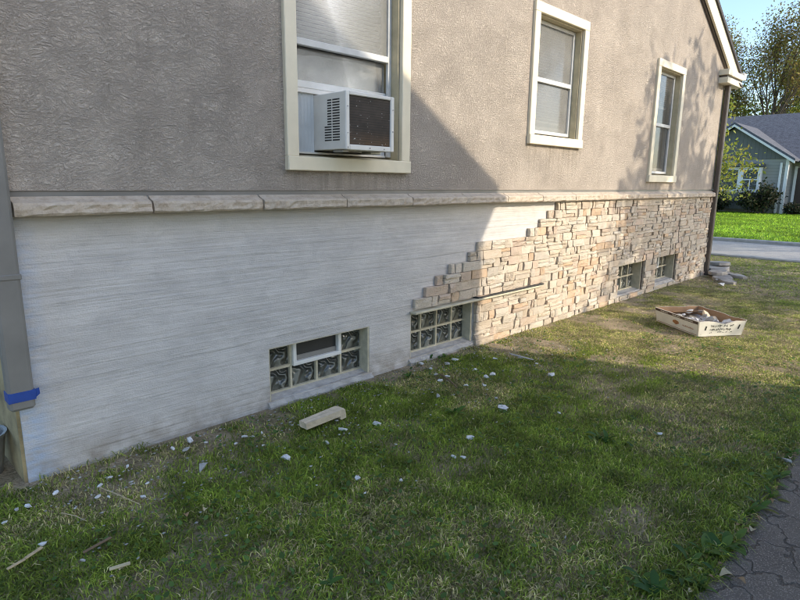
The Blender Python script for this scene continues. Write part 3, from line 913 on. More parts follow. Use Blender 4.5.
# boxed eave on the far side and its end return, gutter hung on it
ez = roof_z(EAVE)
bx('eave_box', 'trim', house, HX1-0.34, EAVE-.035, 2.955, 11.3, ez-0.26, ez-0.175, .004)
bx('eave_gap', 'brown_metal', house, HX1-0.32, EAVE-.045, 2.975, 11.3, ez-0.175, ez-0.145)
bx('eave_fascia', 'trim', house, HX1-0.36, EAVE-.032, 2.945, 11.3, ez-0.145, ez-0.06, .004)
g = MB()
gp = [(EAVE-.03, ez-.13), (EAVE-.03, ez-.02), (EAVE-.02, ez-.02), (EAVE-.02, ez-.122), (EAVE+.06, ez-.122), (EAVE+.085, ez-.06), (EAVE+.085, ez-.02), (EAVE+.10, ez-.02), (EAVE+.10, ez-.065), (EAVE+.07, ez-.132)]
g.prism(gp, 'y', 2.94, 11.3)
g.box(EAVE-.02, EAVE+.085, 2.941, 2.947, ez-.122, ez-.03)
g.build('gutter', 'far_white', house)
# far-corner downspout (brown) with its elbow
d = MB()
d.box(HX1-.045, HX1+.035, YS-.085, YS-.012, -0.02, 3.18, .012)
d.add([(HX1-.045, YS-.085, 3.18), (HX1+.055, YS-.085, 3.18), (HX1+.055, YS-.012, 3.18), (HX1-.045, YS-.012, 3.18), (EAVE-.11, 2.93, ez-.24), (EAVE-.01, 2.93, ez-.24), (EAVE-.01, 3.01, ez-.24), (EAVE-.11, 3.01, ez-.24)], [(0, 1, 5, 4), (1, 2, 6, 5), (2, 3, 7, 6), (3, 0, 4, 7)])
dn = d.build('downspout', 'brown_metal', house)
# near-corner downspout (grey): hangs clear of the soil
d = MB()
d.box(0.512, 0.617, 3.010, 3.085, 0.405, 3.2, .012)
dn = d.build('downspout', 'downspout', house)
dn['label'] = 'grey near-corner downspout cut off above the soil'
bx('strap', 'downspout', dn, 0.508, 0.621, 3.006, 3.089, 1.02, 1.045, .003)
tp = MB()
tp.box(0.5095, 0.6205, 3.0072, 3.0865, 0.450, 0.497)
tp.add([(0.6205, 3.009, 0.458), (0.636, 3.000, 0.475), (0.634, 2.999, 0.505), (0.6205, 3.009, 0.499)], [(0, 1, 2, 3)])
tag(tp.build('masking_tape', 'tape', origin=(0.565, 3.04, 0.47)), 'strip of blue masking tape wrapped around the grey downspout', 'tape')

# bucket by the near corner
bk = thing('bucket', (0.415, 3.36, 0), 'galvanised bucket on the ground beyond the near house corner', 'bucket')
m = MB(); vs = []; n = 20
for r, z in ((.095, 0.0), (.125, .20), (.132, .205), (.132, .215), (.118, .212), (.090, .02)):
    for i in range(n):
        an = 2*math.pi*i/n
        vs.append((r*math.cos(an), r*math.sin(an), z))
fs = [(q*n+i, q*n+(i+1) % n, (q+1)*n+(i+1) % n, (q+1)*n+i) for q in range(5) for i in range(n)] + [tuple(5*n+i for i in range(n)), tuple(i for i in range(n))[::-1]]
m.add(vs, fs).build('pail', 'steel', bk, local=True, smooth=False)
MB().tube([(.125*math.cos(t), .02+.10*abs(math.sin(t))*0.4-.02, .20+.10*math.sin(t)*0.2-.02*math.sin(t)) for t in np.linspace(0, math.pi, 12)], [.003]*12, 5).build('handle', 'steel', bk, local=True)

# ------------------------------------------------------------------ unseen house next door: casts the big shadow, narrowed and paled to brighten shade
nb_ = thing('neighbour_garage', (3.55, -2.6, 0), 'tall pale sided gabled garage across the driveway, unseen behind the viewer', 'garage')
CX, RIDX = 6.19, 3.55
ND = 2*RIDX - CX
EX, EZ = 6.39, 4.58
SL = 0.603
rz = lambda x: EZ + SL*(EX - (x if x > RIDX else 2*RIDX-x))
MB().prism([(ND, 0), (CX, 0), (CX, rz(CX)-.1), (RIDX, rz(RIDX)-.1), (ND, rz(ND)-.1)], 'y', -8.6, -2.6).build('wall', 'neigh_siding', nb_)
nbr = MB().prism([(RIDX, rz(RIDX)), (EX, EZ), (EX, EZ-.16), (RIDX, rz(RIDX)-.16)], 'y', -8.9, -2.45).build('roof', 'shingle', nb_)
MB().prism([(2*RIDX-EX, EZ), (RIDX, rz(RIDX)), (RIDX, rz(RIDX)-.16), (2*RIDX-EX, EZ-.16)], 'y', -8.9, -2.45).build('roof', 'shingle', nb_)
for (x, z) in ((1.4, 1.3), (4.2, 1.3), (3.05, 4.2)):
    f = MB().box(x, x+1.0, -2.6, -2.56, z, z+.09).box(x, x+1.0, -2.6, -2.56, z+1.31, z+1.4).box(x, x+.09, -2.6, -2.561, z+.09, z+1.31).box(x+.91, x+1.0, -2.6, -2.561, z+.09, z+1.31).build('window', 'far_white', nb_)
    bx('pane', 'block', f, x+.09, x+.91, -2.6, -2.585, z+.09, z+1.31)

# ------------------------------------------------------------------ house across the street
fh = thing('bungalow', (36, 9, 0.05), 'grey sided bungalow with front gable and bay window across the street', 'house')
FX = 36.0
gy0, gy1, pk = 7.2, 12.5, 9.85            # gable wing right, left, peak
bx('wall', 'lap', fh, FX, 41, gy0, gy1, 0.0, 2.90)
bx('wall', 'lap', fh, FX+1.2, 46, -3.5, gy0, 0.0, 2.75)
MB().prism([(gy0-.02, 2.90), (gy1+.02, 2.90), (pk, 4.62)], 'x', FX-.03, 41).build('gable', 'vertical', fh)
# wing roof
ov = 0.35
sl = (4.62-2.90)/(pk-gy0)
for sgn in (1, -1):
    e = pk - sgn*(pk-gy0+ov)
    zz = 4.72 - sl*(pk-gy0+ov)
    MB().prism([(pk, 4.74), (e, zz), (e, zz+.12), (pk, 4.86)], 'x', FX-.35, 42.5).build('roof', 'far_roof', fh)
    MB().prism([(pk, 4.62), (e, zz-.13), (e, zz), (pk, 4.74)], 'x', FX-.38, FX-.33).build('rake_board', 'far_white', fh)
# main roof, ridge along the street
MB().prism([(FX+.75, 2.85), (41.6, 5.75), (47, 2.85), (47, 2.72), (41.6, 5.60), (FX+.75, 2.72)], 'y', -4.0, 16.0).build('roof', 'far_roof', fh)
bx('gutter', 'far_white', fh, FX+.62, FX+.75, -4.0, gy0-.4, 2.68, 2.84)
bx('corner_post', 'far_white', fh, FX-.05, FX+.06, gy0-.05, gy0+.09, 0.0, 2.9)
bx('downspout', 'far_white', fh, FX-.12, FX-.04, 7.42, 7.52, 0.1, 2.7)
# bay window
bay = bx('bay_window', 'vertical', fh, FX-.45, FX, 8.30, 11.6, 0.25, 1.15)
bx('bay_roof', 'far_roof', bay, FX-.58, FX, 8.2, 11.7, 2.48, 2.68, .05)
f = MB()
f.box(FX-.46, FX-.36, 8.30, 11.6, 1.15, 1.30).box(FX-.46, FX-.36, 8.30, 11.6, 2.34, 2.48)
for yy, wdt in ((8.30, .12), (9.10, .26), (10.85, .22), (11.48, .12)):
    f.box(FX-.455, FX-.36, yy, yy+wdt, 1.30, 2.34)
f.box(FX-.36, FX, 8.30, 8.38, 1.15, 2.48)
f.build('frame', 'far_white', bay)
for y0_, y1_ in ((8.42, 9.10), (9.36, 10.85), (11.07, 11.48)):
    bx('pane', 'block', bay, FX-.42, FX-.40, y0_, y1_, 1.30, 2.34)
bx('muntin', 'far_white', bay, FX-.45, FX-.42, 8.42, 9.10, 1.80, 1.85)
bx('muntin', 'far_white', bay, FX-.45, FX-.42, 8.74, 8.78, 1.30, 1.80)
# porch with door
dr = bx('door', 'door_dark', fh, FX+1.14, FX+1.2, 5.7, 6.95, 0.40, 2.45)
bx('door_frame', 'far_white', dr, FX+1.12, FX+1.2, 6.95, 7.08, 0.40, 2.55)
bx('porch_step', 'kerb', fh, FX-.1, FX+1.2, 4.6, 6.9, 0.0, 0.38, .02)

# ------------------------------------------------------------------ vegetation
def leaf_cloud(P, size, rgn, cols, droop=0.3):
    """two-triangle leaves at the points P"""
    n = len(P)
    ax = rgn.normal(size=(n, 3)); ax[:, 2] -= droop
    ax /= np.linalg.norm(ax, axis=1, keepdims=True)
    o = rgn.normal(size=(n, 3)); o -= (o*ax).sum(1, keepdims=True)*ax
    o /= np.linalg.norm(o, axis=1, keepdims=True)
    s = (size*rgn.uniform(0.6, 1.35, n))[:, None]
    nrm = np.cross(ax, o)
    V = np.stack([P, P+ax*s*.5+o*s*.28+nrm*s*.08, P+ax*s, P+ax*s*.5-o*s*.28+nrm*s*.08], 1).reshape(-1, 3)
    k = np.arange(n)[:, None]*4
    T = np.concatenate([k+np.array([[0, 1, 2]]), k+np.array([[0, 2, 3]])], 1).reshape(-1, 3)
    C = np.repeat(cols, 4, 0)
    return V, T, C

def grow(rg, base, h, r0, spread, levels, kids, up=0.25, lean=(0, 0), bare=0.35):
    """recursive limbs: returns list of (points, radii) and twig points"""
    limbs = []; tips = []
    def limb(p, d, L, r, lev):
        pts = [p]; rad = [r]
        n = 5 if lev == 0 else 4
        dirs = []
        for i in range(n):
            d = (d + Vector((rg.gauss(0, .13), rg.gauss(0, .13), rg.gauss(0, .06) + (up*.18 if lev else 0)))).normalized()
            p = p + d*L/n
            pts.append(p); dirs.append(d); rad.append(max(.004, r*(1-(i+1)/n*.72)))
        limbs.append((pts, rad))
        if lev >= 1:
            tips.extend(pts[2:])
        if lev >= levels:
            tips.extend([pts[-1]]*2)
            return
        for k in range(kids[lev]):
            f = bare + (1-bare)*(k+rg.random())/kids[lev] if lev == 0 else 0.3 + 0.7*(k+rg.random())/kids[lev]
            i = min(n-1, int(f*n)); q = pts[i].lerp(pts[i+1], f*n-i)
            an = rg.uniform(0, 2*math.pi) if lev == 0 else rg.uniform(0, 2*math.pi)
            side = Vector((math.cos(an), math.sin(an), 0))
            nd = (dirs[i]*(1-spread*.55) + side*spread + Vector((0, 0, up*.5))).normalized()
            limb(q, nd, L*(rg.uniform(.42, .62) if lev == 0 else rg.uniform(.45, .7))*(1.15-.45*f), rad[i]*.55, lev+1)
    limb(Vector(base), Vector((lean[0], lean[1], 1)).normalized(), h, r0, 0)
    return limbs, tips

def tree(name, label, base, h, r0, leaf_n, leaf_s, pal, seed, spread=.75, levels=3, kids=(9, 5, 4), jit=.3, group=None, bare=.35, up=.25, lean=(0, 0), top_thin=0.0, sides=6, cat='tree'):
    rg = random.Random(seed); rn = np.random.default_rng(seed)
    t = thing(name, base, label, cat, group)
    limbs, tips = grow(rg, (0, 0, 0), h, r0, spread, levels, kids, up, lean, bare)
    tr = MB(); tr.tube(*limbs[0], sides=8); tr.build('trunk', 'bark', t, local=True, smooth=True, fix=False)
    br = MB()
    for pts, rad in limbs[1:]:
        br.tube(pts, rad, 4 if rad[0] < .05 else sides)
    if br.v:
        br.build('branches', 'bark', t, local=True, smooth=True, fix=False)
    tp = np.array([tuple(x) for x in tips])
    if leaf_n:
        zr = (tp[:, 2]-tp[:, 2].min())/(np.ptp(tp[:, 2])+1e-6)
        wgt = np.clip(1-top_thin*zr, .03, 1); wgt /= wgt.sum()
        # leaves sit in clumps: not every twig is equally full
        full = rn.random(len(tp))**1.6 + .05
        wgt = wgt*full; wgt /= wgt.sum()
        P = tp[rn.choice(len(tp), leaf_n, p=wgt)] + rn.normal(size=(leaf_n, 3))*jit
        cl = np.array([p[0] for p in pal]); pw = np.array([p[1] for p in pal], float); pw /= pw.sum()
        C = cl[rn.choice(len(cl), leaf_n, p=pw)]*rn.uniform(.7, 1.25, (leaf_n, 1))
        V, T, C = leaf_cloud(P, leaf_s, rn, C)
        tri_mesh('crown', V, T, C, 'leaves', t)
    return t

YG = [((0.27, 0.31, 0.045), 4), ((0.16, 0.21, 0.035), 4), ((0.38, 0.33, 0.05), 3), ((0.08, 0.11, 0.025), 1)]
BR = [((0.22, 0.16, 0.05), 3), ((0.30, 0.22, 0.06), 3), ((0.14, 0.12, 0.04), 2), ((0.22, 0.24, 0.05), 4)]
GR = [((0.055, 0.085, 0.022), 4), ((0.085, 0.12, 0.03), 4), ((0.03, 0.05, 0.015), 3)]
GB = 'trees behind the bungalow'
tree('autumn_tree', 'tall thinning brown leaved tree rising left behind the bungalow roof', (52, 15.2, 0), 9.4, .22, 20000, .16, BR, 21, spread=.45, kids=(14, 7, 5), jit=.42, up=.5, group=GB)
tree('autumn_tree', 'slender dark trunked tree leaning right at the right picture edge', (52, 12.6, 0), 10.0, .24, 14000, .16, BR, 22, spread=.42, kids=(14, 7, 5), jit=.45, up=.5, lean=(0, -.09), group=GB)
tree('yellowing_tree', 'bushy yellow green tree low behind the bungalow roof ridge', (58, 12.8, 0), 9.2, .2, 24000, .19, YG, 23, spread=.85, kids=(12, 6, 4), jit=.6, bare=.2, group=GB)
tree('yellowing_tree', 'bushy yellow green tree beyond the right end of the bungalow ridge', (57, 8.8, 0), 9.2, .2, 24000, .19, YG, 24, spread=.85, kids=(12, 6, 4), jit=.6, bare=.2, group=GB)
tree('yellowing_tree', 'yellow green tree beside the far corner of the stucco house, behind the bungalow', (60, 17.6, 0), 8.6, .2, 15000, .19, YG, 25, spread=.85, kids=(12, 6, 4), jit=.6, bare=.2, group=GB)
# sapling with hanging yellow-green leaves just past the far corner
tree('sapling', 'yellow green leaved sapling peeking past the far downspout', (14.2, 5.22, 0.0), 3.5, .05, 11000, .085, [((0.34, 0.37, 0.055), 4), ((0.22, 0.27, 0.045), 3), ((0.42, 0.36, 0.07), 1)], 31, spread=.85, kids=(10, 4, 3), jit=.14, bare=.25, up=-.1)
# yard trees to the right of the frame: they dapple the far wall and the street
DG = [((0.06, 0.10, 0.025), 3), ((0.10, 0.13, 0.03), 3), ((0.18, 0.17, 0.04), 1)]
tree('yard_tree', 'half bare yard tree right of the view, dappling the far wall', (12.35, -4.6, 0), 5.3, .14, 6200, .21, DG, 41, spread=.8, kids=(11, 6, 5), jit=.13, bare=.32)
tree('yard_tree', 'leafy kerbside tree right of the view, shading the street', (20.6, -7.6, 0), 7.8, .2, 9000, .13, DG, 42, spread=.85, kids=(12, 6, 5), jit=.3, bare=.35)

def shrub(name, label, base, rx, rz_, n, s, pal, seed, group=None):
    rn = np.random.default_rng(seed); rg = random.Random(seed)
    t = thing(name, base, label, 'shrub', group)
    st = MB(); tips = []
    for i in range(18):
        an = rg.uniform(0, 6.28); q = rg.uniform(.2, 1)
        e = Vector((math.cos(an)*rx*q, math.sin(an)*rx*q, rz_*rg.uniform(.6, 1.05)*(1.15-.45*q)))
        m1 = e*.5 + Vector((0, 0, .1*rz_))
        st.tube([(0, 0, 0), m1, e], [.025, .015, .006], 5)
        tips += [m1.lerp(e, f) for f in (0, .3, .55, .8, 1, 1.05)] + [m1*.7]
    st.build('stems', 'bark', t, local=True, fix=False)
    tp = np.array([tuple(x) for x in tips])
    P = tp[rn.integers(0, len(tp), n)] + rn.normal(size=(n, 3))*rx*.16
    P[:, 2] = np.maximum(P[:, 2], .03)
    cl = np.array([p[0] for p in pal])
    C = cl[rn.integers(0, len(cl), n)]*rn.uniform(.7, 1.25, (n, 1))
    V, T, C = leaf_cloud(P, s, rn, C, -.2)
    tri_mesh('foliage', V, T, C, 'leaves', t)
    return t
DK = [((0.022, 0.035, 0.018), 1), ((0.04, 0.055, 0.025), 1), ((0.075, 0.065, 0.04), 1)]
shrub('shrub', 'dark spiky shrub under the bungalow bay window', (35.0, 8.05, .05), .95, 1.35, 2600, .16, DK, 51, 'shrubs along the bungalow')
shrub('shrub', 'dark evergreen shrub left of the bay window', (35.0, 10.1, .05), .7, 1.0, 2200, .14, DK, 52, 'shrubs along the bungalow')
shrub('shrub', 'low dark shrub by the bungalow porch step', (35.2, 6.6, .05), .5, .5, 1200, .12, DK, 53, 'shrubs along the bungalow')

# ---------------- grass blades (uncountable: stuff)
def blades(name, X, Y, hgt, wid, seed, z=0.0, lush=0.0, dens_noise=True):
    rn = np.random.default_rng(seed)
    dry = 0.55*vnoise(X, Y, 1.3, 91) + 0.45*vnoise(X, Y, 4.5, 92) + 0.36*np.clip((X-3.0)/2.4, 0, 1)*np.clip((10.5-X)/2.5, 0, 1)  # noise gives dry patches; added ramp pales the sunlit stretch to look brighter
    bare = 0.6*vnoise(X, Y, 2.2, 93) + 0.4*vnoise(X, Y, 8.0, 94)
    if dens_noise:
        near_wall = np.clip((Y-2.72)/0.35, 0, 1)*((X > 0.4) & (X < 10.4))
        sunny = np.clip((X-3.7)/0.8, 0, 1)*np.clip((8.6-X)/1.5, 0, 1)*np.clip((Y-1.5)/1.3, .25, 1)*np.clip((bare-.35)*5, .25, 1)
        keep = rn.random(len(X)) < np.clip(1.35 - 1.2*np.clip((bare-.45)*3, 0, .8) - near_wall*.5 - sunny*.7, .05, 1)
        X, Y, dry, bare = X[keep], Y[keep], dry[keep], bare[keep]
    n = len(X)
    edge = np.exp(-((Y-0.62)/0.22)**2)*(1-lush)*(X < 13)
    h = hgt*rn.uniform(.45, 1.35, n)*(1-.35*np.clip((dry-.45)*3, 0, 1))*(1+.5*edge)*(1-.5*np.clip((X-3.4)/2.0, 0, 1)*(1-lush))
    w = wid*rn.uniform(.6, 1.3, n)*np.where(rn.random(n) < .3, .6, 1)
    an = rn.uniform(0, 2*np.pi, n)
    lean = rn.uniform(.4, 1.8, n) + .3*np.clip((X-3.6)/1.5, 0, 1)*(1-lush)
    d = np.stack([np.cos(an), np.sin(an)], 1)
    s = np.stack([-np.sin(an+rn.normal(0, .5, n)), np.cos(an)], 1)
    B = np.stack([X, Y, np.full(n, z)], 1)
    mid = B.copy(); mid[:, :2] += d*(h*lean*.35)[:, None]; mid[:, 2] += h*.55
    tip = B.copy(); tip[:, :2] += d*(h*lean)[:, None]; tip[:, 2] += h*np.clip(1.05-.58*lean, .08, 1)
    sw = np.concatenate([s*(w/2)[:, None], np.zeros((n, 1))], 1)
    V = np.stack([B-sw, B+sw, mid-sw*.85, mid+sw*.85, tip], 1).reshape(-1, 3)
    k = np.arange(n)[:, None]*5
    T = np.concatenate([k+np.array([[0, 1, 3]]), k+np.array([[0, 3, 2]]), k+np.array([[2, 3, 4]])], 1).reshape(-1, 3)
    green = np.array([0.105, 0.175, 0.026]); bright = np.array([0.42, 0.50, 0.07]); straw = np.array([0.82, 0.70, 0.34]); brown = np.array([0.34, 0.24, 0.13])
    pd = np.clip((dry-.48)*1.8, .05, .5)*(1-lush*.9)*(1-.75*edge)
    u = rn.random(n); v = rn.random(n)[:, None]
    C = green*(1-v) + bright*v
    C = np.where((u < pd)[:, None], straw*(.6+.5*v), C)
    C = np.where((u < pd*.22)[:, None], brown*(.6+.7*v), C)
    C = C*rn.uniform(.55, 1.45, (n, 1))*(.6+.8*vnoise(X, Y, 11, 96))[:, None]
    if lush: C = C*np.array([1.1, 1.3, .7])*(.55+.9*vnoise(X, Y, .9, 97))[:, None]
    return tri_mesh(name, V, T, np.repeat(C, 5, 0), 'grass')

rn = np.random.default_rng(5)
def scatter(n, x0, x1, y0, y1):
    return rn.uniform(x0, x1, n), rn.uniform(y0, y1, n)
X, Y = scatter(280000, -0.9, 4.6, 0.49, 3.12)
m_ = ~((Y > 3.04) & (X > 0.5)) & (X > -0.2-0.2*Y)
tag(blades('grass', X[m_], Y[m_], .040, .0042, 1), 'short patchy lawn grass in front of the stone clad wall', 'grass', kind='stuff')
X, Y = scatter(170000, 4.6, 9.0, 0.3, 3.06)
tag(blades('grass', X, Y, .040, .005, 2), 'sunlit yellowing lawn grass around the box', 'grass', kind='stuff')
X, Y = scatter(70000, 9.0, 13.5, 0.3, 8.0)
m_ = ~((Y > 3.05) & (X < 10.5))
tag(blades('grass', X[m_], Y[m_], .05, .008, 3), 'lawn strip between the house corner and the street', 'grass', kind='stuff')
X, Y = scatter(70000, 17.55, 36, 1.0, 15.0)
m_ = (Y > X*.12)
tag(blades('grass', X[m_], Y[m_], .09, .02, 4, z=.05, lush=1.0, dens_noise=False), 'bright green lawn in front of the bungalow', 'grass', kind='stuff')
# clover and plantain mixed into the turf
X, Y = scatter(5200, -0.5, 6.0, 0.5, 3.0)
k_ = vnoise(X, Y, 1.8, 95) > .45
X, Y = X[k_], Y[k_]
P = np.stack([X, Y, rn.uniform(.008, .04, len(X))], 1)
n = len(P); an = rn.uniform(0, 6.28, n)
ax = np.stack([np.cos(an), np.sin(an), rn.uniform(-.1, .5, n)], 1); o_ = np.stack([-np.sin(an), np.cos(an), rn.uniform(-.25, .25, n)], 1)
s = rn.uniform(.010, .030, n)[:, None]
V = np.stack([P, P+ax*s*.3+o_*s*.36, P+ax*s*.8+o_*s*.32, P+ax*s*1.1, P+ax*s*.8-o_*s*.32, P+ax*s*.3-o_*s*.36], 1).reshape(-1, 3)
k = np.arange(n)[:, None]*6
T = np.concatenate([k+np.array([[0, 1, 2]]), k+np.array([[0, 2, 3]]), k+np.array([[0, 3, 4]]), k+np.array([[0, 4, 5]])], 1).reshape(-1, 3)
C = np.array([0.09, 0.16, 0.04])*rn.uniform(.7, 1.5, (n, 1))
tag(tri_mesh('clover', V, T, np.repeat(C, 6, 0), 'grass'), 'small clover leaves mixed through the turf', 'clover', kind='stuff')

# ---------------- broad-leaved weeds (each a plant with its own leaves)
def leaf_mesh(name, L, W, c, curl, seed):
    rg = random.Random(seed)
    vs = []; n = 6
    for i in range(n+1):
        u = i/n
        hw = W*math.sin(math.pi*min(1, u*.93+.04))**.8*.5*(1+rg.uniform(-.12, .12))
        z = L*(curl[0]*u - curl[1]*u*u)
        vs += [(L*u, -hw, z+hw*.3), (L*u, 0, z), (L*u, hw, z+hw*.3)]
    fs = [(i*3+j, (i+1)*3+j, (i+1)*3+j+1, i*3+j+1) for i in range(n) for j in range(2)]
    me = bpy.data.meshes.new(name)
    me.from_pydata(vs, [], fs)
    me.materials.append(M['grass'])
    ca = me.color_attributes.new('Col', 'FLOAT_COLOR', 'POINT')
    ca.data.foreach_set('color', np.tile(np.array([*c, 1], dtype=np.float32), (len(vs), 1)).ravel())
    me.shade_smooth()
    return me
LM = [leaf_mesh('leaf', 1, .34, c, cu, i) for i, (c, cu) in enumerate([((.075, .155, .03), (.75, .5)), ((.10, .19, .035), (.5, .45)), ((.055, .12, .03), (1.0, .7)), ((.13, .21, .045), (.35, .3)), ((.16, .17, .04), (.25, .35))])]
def weed(px, py, size, nl, seed, label, group='weeds along the driveway edge'):
    rg = random.Random(seed)
    x, y = gnd(px, py)
    t = thing('weed', (x, y, 0.0), label, 'weed', group)
    for i in range(nl):
        o = link('leaf', rg.choice(LM), t)
        s_ = size*rg.uniform(.5, 1.05)
        o.scale = (s_, s_*rg.uniform(.7, 1.3), s_)
        o.rotation_euler = (rg.uniform(-.3, .3), -rg.uniform(0, .5), i*2.4+rg.uniform(-.4, .4))
        o.location = (rg.uniform(-.012, .012), rg.uniform(-.012, .012), .006)
ORD = [w + ' broad leaved weed' for w in 'third first sixth seventh eighth ninth fifth second eleventh twelfth fourteenth fifteenth thirteenth sixteenth seventeenth tenth fourth'.split()]
for i, (px, py, s_, nl) in enumerate([(640, 585, .10, 9), (655, 598, .11, 9), (690, 566, .09, 9), (705, 556, .10, 8), (722, 552, .10, 8), (735, 545, .09, 8), (715, 578, .08, 7), (700, 590, .08, 7), (748, 516, .09, 8), (760, 510, .08, 7), (768, 485, .09, 8), (776, 480, .08, 7), (772, 500, .07, 6), (784, 462, .08, 7), (792, 456, .08, 7), (745, 530, .07, 6), (680, 580, .08, 7)]):
    weed(px, py, s_, nl, 100+i, ORD[i] + ' along the cracked driveway edge, counted from the bottom of the photo')
for i, (px, py, s_, nl, lb) in enumerate([(455, 415, .09, 10, 'pale green rosette weed in the lawn below the second block window'), (600, 440, .10, 9, 'dark green tuft of weed in the middle of the shaded lawn'), (605, 443, .09, 8, 'second leaf rosette close beside the dark weed tuft in mid lawn'),
                                        (408, 378, .07, 9, 'leafy weed against the sill below the second block window'), (430, 360, .06, 9, 'low weed growing along the base of the second block window'), (445, 358, .06, 8, 'weed in front of the right half of the second block window'), (345, 392, .05, 8, 'small weed at the foot of the vented block window'),
                                        (330, 588, .07, 7, 'small broad leaved weed at the bottom edge of the photograph')]):
    weed(px, py, s_, nl, 140+i, lb, 'weeds scattered in the lawn')

# ------------------------------------------------------------------ debris
def chip_geo(L, W, H, rg):
    bm = bmesh.new()
    bmesh.ops.create_icosphere(bm, subdivisions=1, radius=.5)
    for v in bm.verts:
        k = rg.uniform(.5, 1.3)
        v.co = Vector((v.co.x*L*k, v.co.y*W*k, max(-.2, min(.32, v.co.z))*H*1.3))
    mb = MB(); bm.verts.index_update()
    mb.add([v.co for v in bm.verts], [[v.index for v in f.verts] for f in bm.faces])
    bm.free()
    return mb
def chip(px, py, wpx, label, mat='chip', name='plaster_chip', flat=.45, group='white chips on the lawn', z=.022, asp=.65):
    rg = random.Random(int(px*7+py*13))
    x, y = gnd(px, py)
    dep = Vector((x, y, -CAM_H)).dot(CF)
    L = wpx*dep/FPX
    o = chip_geo(L, L*asp*rg.uniform(.8, 1.2), L*flat, rg).build(name, mat, fix=True)
    o.location = (x, y, z)
    o.rotation_euler = (rg.uniform(-.2, .2), rg.uniform(-.2, .2), rg.uniform(0, 3.1))
    tag(o, label, 'debris', group)
    return o
chip(286, 461, 13, 'largest white plaster chip lying alone in shaded grass below the vented window')
chip(377, 427, 11, 'round white plaster chip right of the cream corner stone')
chip(203, 470, 17, 'flat grey mortar chip in the grass near the white wall', 'chip_grey', 'mortar_chip', flat=.25)
chip(190, 443, 11, 'white chip on bare soil at the foot of the white wall')
chip(144, 501, 8, 'small white chip beside the straw stalk at lower left')
chip(43, 549, 9, 'white chip next to the pale wood strip at lower left')
chip(551, 377, 9, 'lone white chip in the middle of the shaded lawn near the shadow edge')
chip(559, 416, 5, 'tiny white chip in mid lawn')
chip(503, 411, 13, 'broken white chip right of the pale rosette weed', flat=.3)
chip(470, 441, 9, 'white chip below the pale rosette weed')
chip(453, 460, 7, 'left of two small white chips side by side in the lawn')
chip(463, 461, 7, 'right of two small white chips side by side in the lawn')
chip(401, 484, 7, 'white chip at the left of mid lawn, under the twin chips')
chip(358, 482, 8, 'pale chip below the round white chip right of the corner stone')
chip(659, 437, 8, 'pale flat chip in the lawn near the driveway', flat=.3)
chip(786, 464, 9, 'pale stone chip among weeds at the driveway edge', 'chip_grey', 'mortar_chip')
chip(721, 287, 9, 'white crumpled scrap on the shaded grass beyond the box', asp=.9, z=.04)
chip(717, 281, 6, 'small white scrap just behind the crumpled scrap beyond the box')
SMALL = 'small white paint chip lying in the grass along the wall'
for q in [(440, 383, 8), (436, 377, 6), (431, 371, 5), (447, 379, 7), (466, 388, 7), (475, 372, 6), (492, 377, 9), (486, 379, 8), (495, 361, 6), (438, 399, 9), (421, 366, 8), (447, 366, 9), (455, 362, 7), (496, 401, 7), (484, 388, 6), (343, 433, 11), (327, 446, 9), (337, 424, 5), (263, 449, 6), (253, 440, 6),
          (262, 436, 5), (245, 440, 7), (236, 447, 6), (100, 490, 8), (73, 483, 5), (56, 497, 8), (98, 501, 7), (109, 501, 5), (111, 481, 6), (128, 470, 6), (17, 514, 8), (29, 510, 9), (5, 527, 7), (76, 512, 5), (83, 565, 7), (173, 452, 9), (186, 453, 9), (148, 487, 5), (218, 440, 5), (206, 446, 5), (396, 448, 5), (520, 360, 6), (536, 366, 5), (300, 450, 4), (311, 470, 4), (365, 497, 4), (565, 542, 4)]:
    chip(*q, SMALL, 'chip' if (q[0]+q[1]) % 3 else 'chip_grey', 'paint_chip', flat=.35, group='small paint chips along the wall')

# uncountable crumbs of paint and mortar trodden into the turf near the wall
rnc = np.random.default_rng(77)
n = 900
X = rnc.uniform(.5, 5.0, n); Y = 3.05 - np.abs(rnc.normal(0, .55, n))
Y = np.clip(Y, .8, 3.04)
s = rnc.uniform(.003, .011, n)
V = []; T = []
for i in range(n):
    b = len(V); z = rnc.uniform(.012, .034)
    a0 = rnc.uniform(0, 6.28)
    ring = [(X[i]+s[i]*rnc.uniform(.6, 1.4)*math.cos(a0+q*1.57), Y[i]+s[i]*rnc.uniform(.4, 1.1)*math.sin(a0+q*1.57), z+rnc.uniform(-.002, .003)) for q in range(4)]
    V += ring + [(X[i], Y[i], z+s[i]*.5), (X[i], Y[i], z-s[i]*.5)]
    for q in range(4):
        T += [(b+q, b+(q+1) % 4, b+4), (b+(q+1) % 4, b+q, b+5)]
Cc = np.repeat(np.array([.58, .57, .545])*rnc.uniform(.5, 1.15, (n, 1)), 6, 0)
tag(tri_mesh('mortar_crumbs', np.array(V), np.array(T), Cc, 'grass'), 'fine crumbs of paint and mortar in the turf along the wall', 'crumbs', kind='stuff')
X = np.concatenate([rnc.uniform(.6, 10.3, 3200)]); Y = 3.085 - np.abs(rnc.normal(0, .03, 3200))
k_ = (vnoise(X, X*0, 3.0, 98) > .52) & ~((X > 1.9) & (X < 2.9) & (Y > 3.05)) & (Y < np.where(X > 4.1, 3.03, 3.09))
tag(blades('grass', X[k_], Y[k_], .075, .004, 9, dens_noise=False), 'longer tufts of grass left uncut along the wall foot', 'grass', kind='stuff')

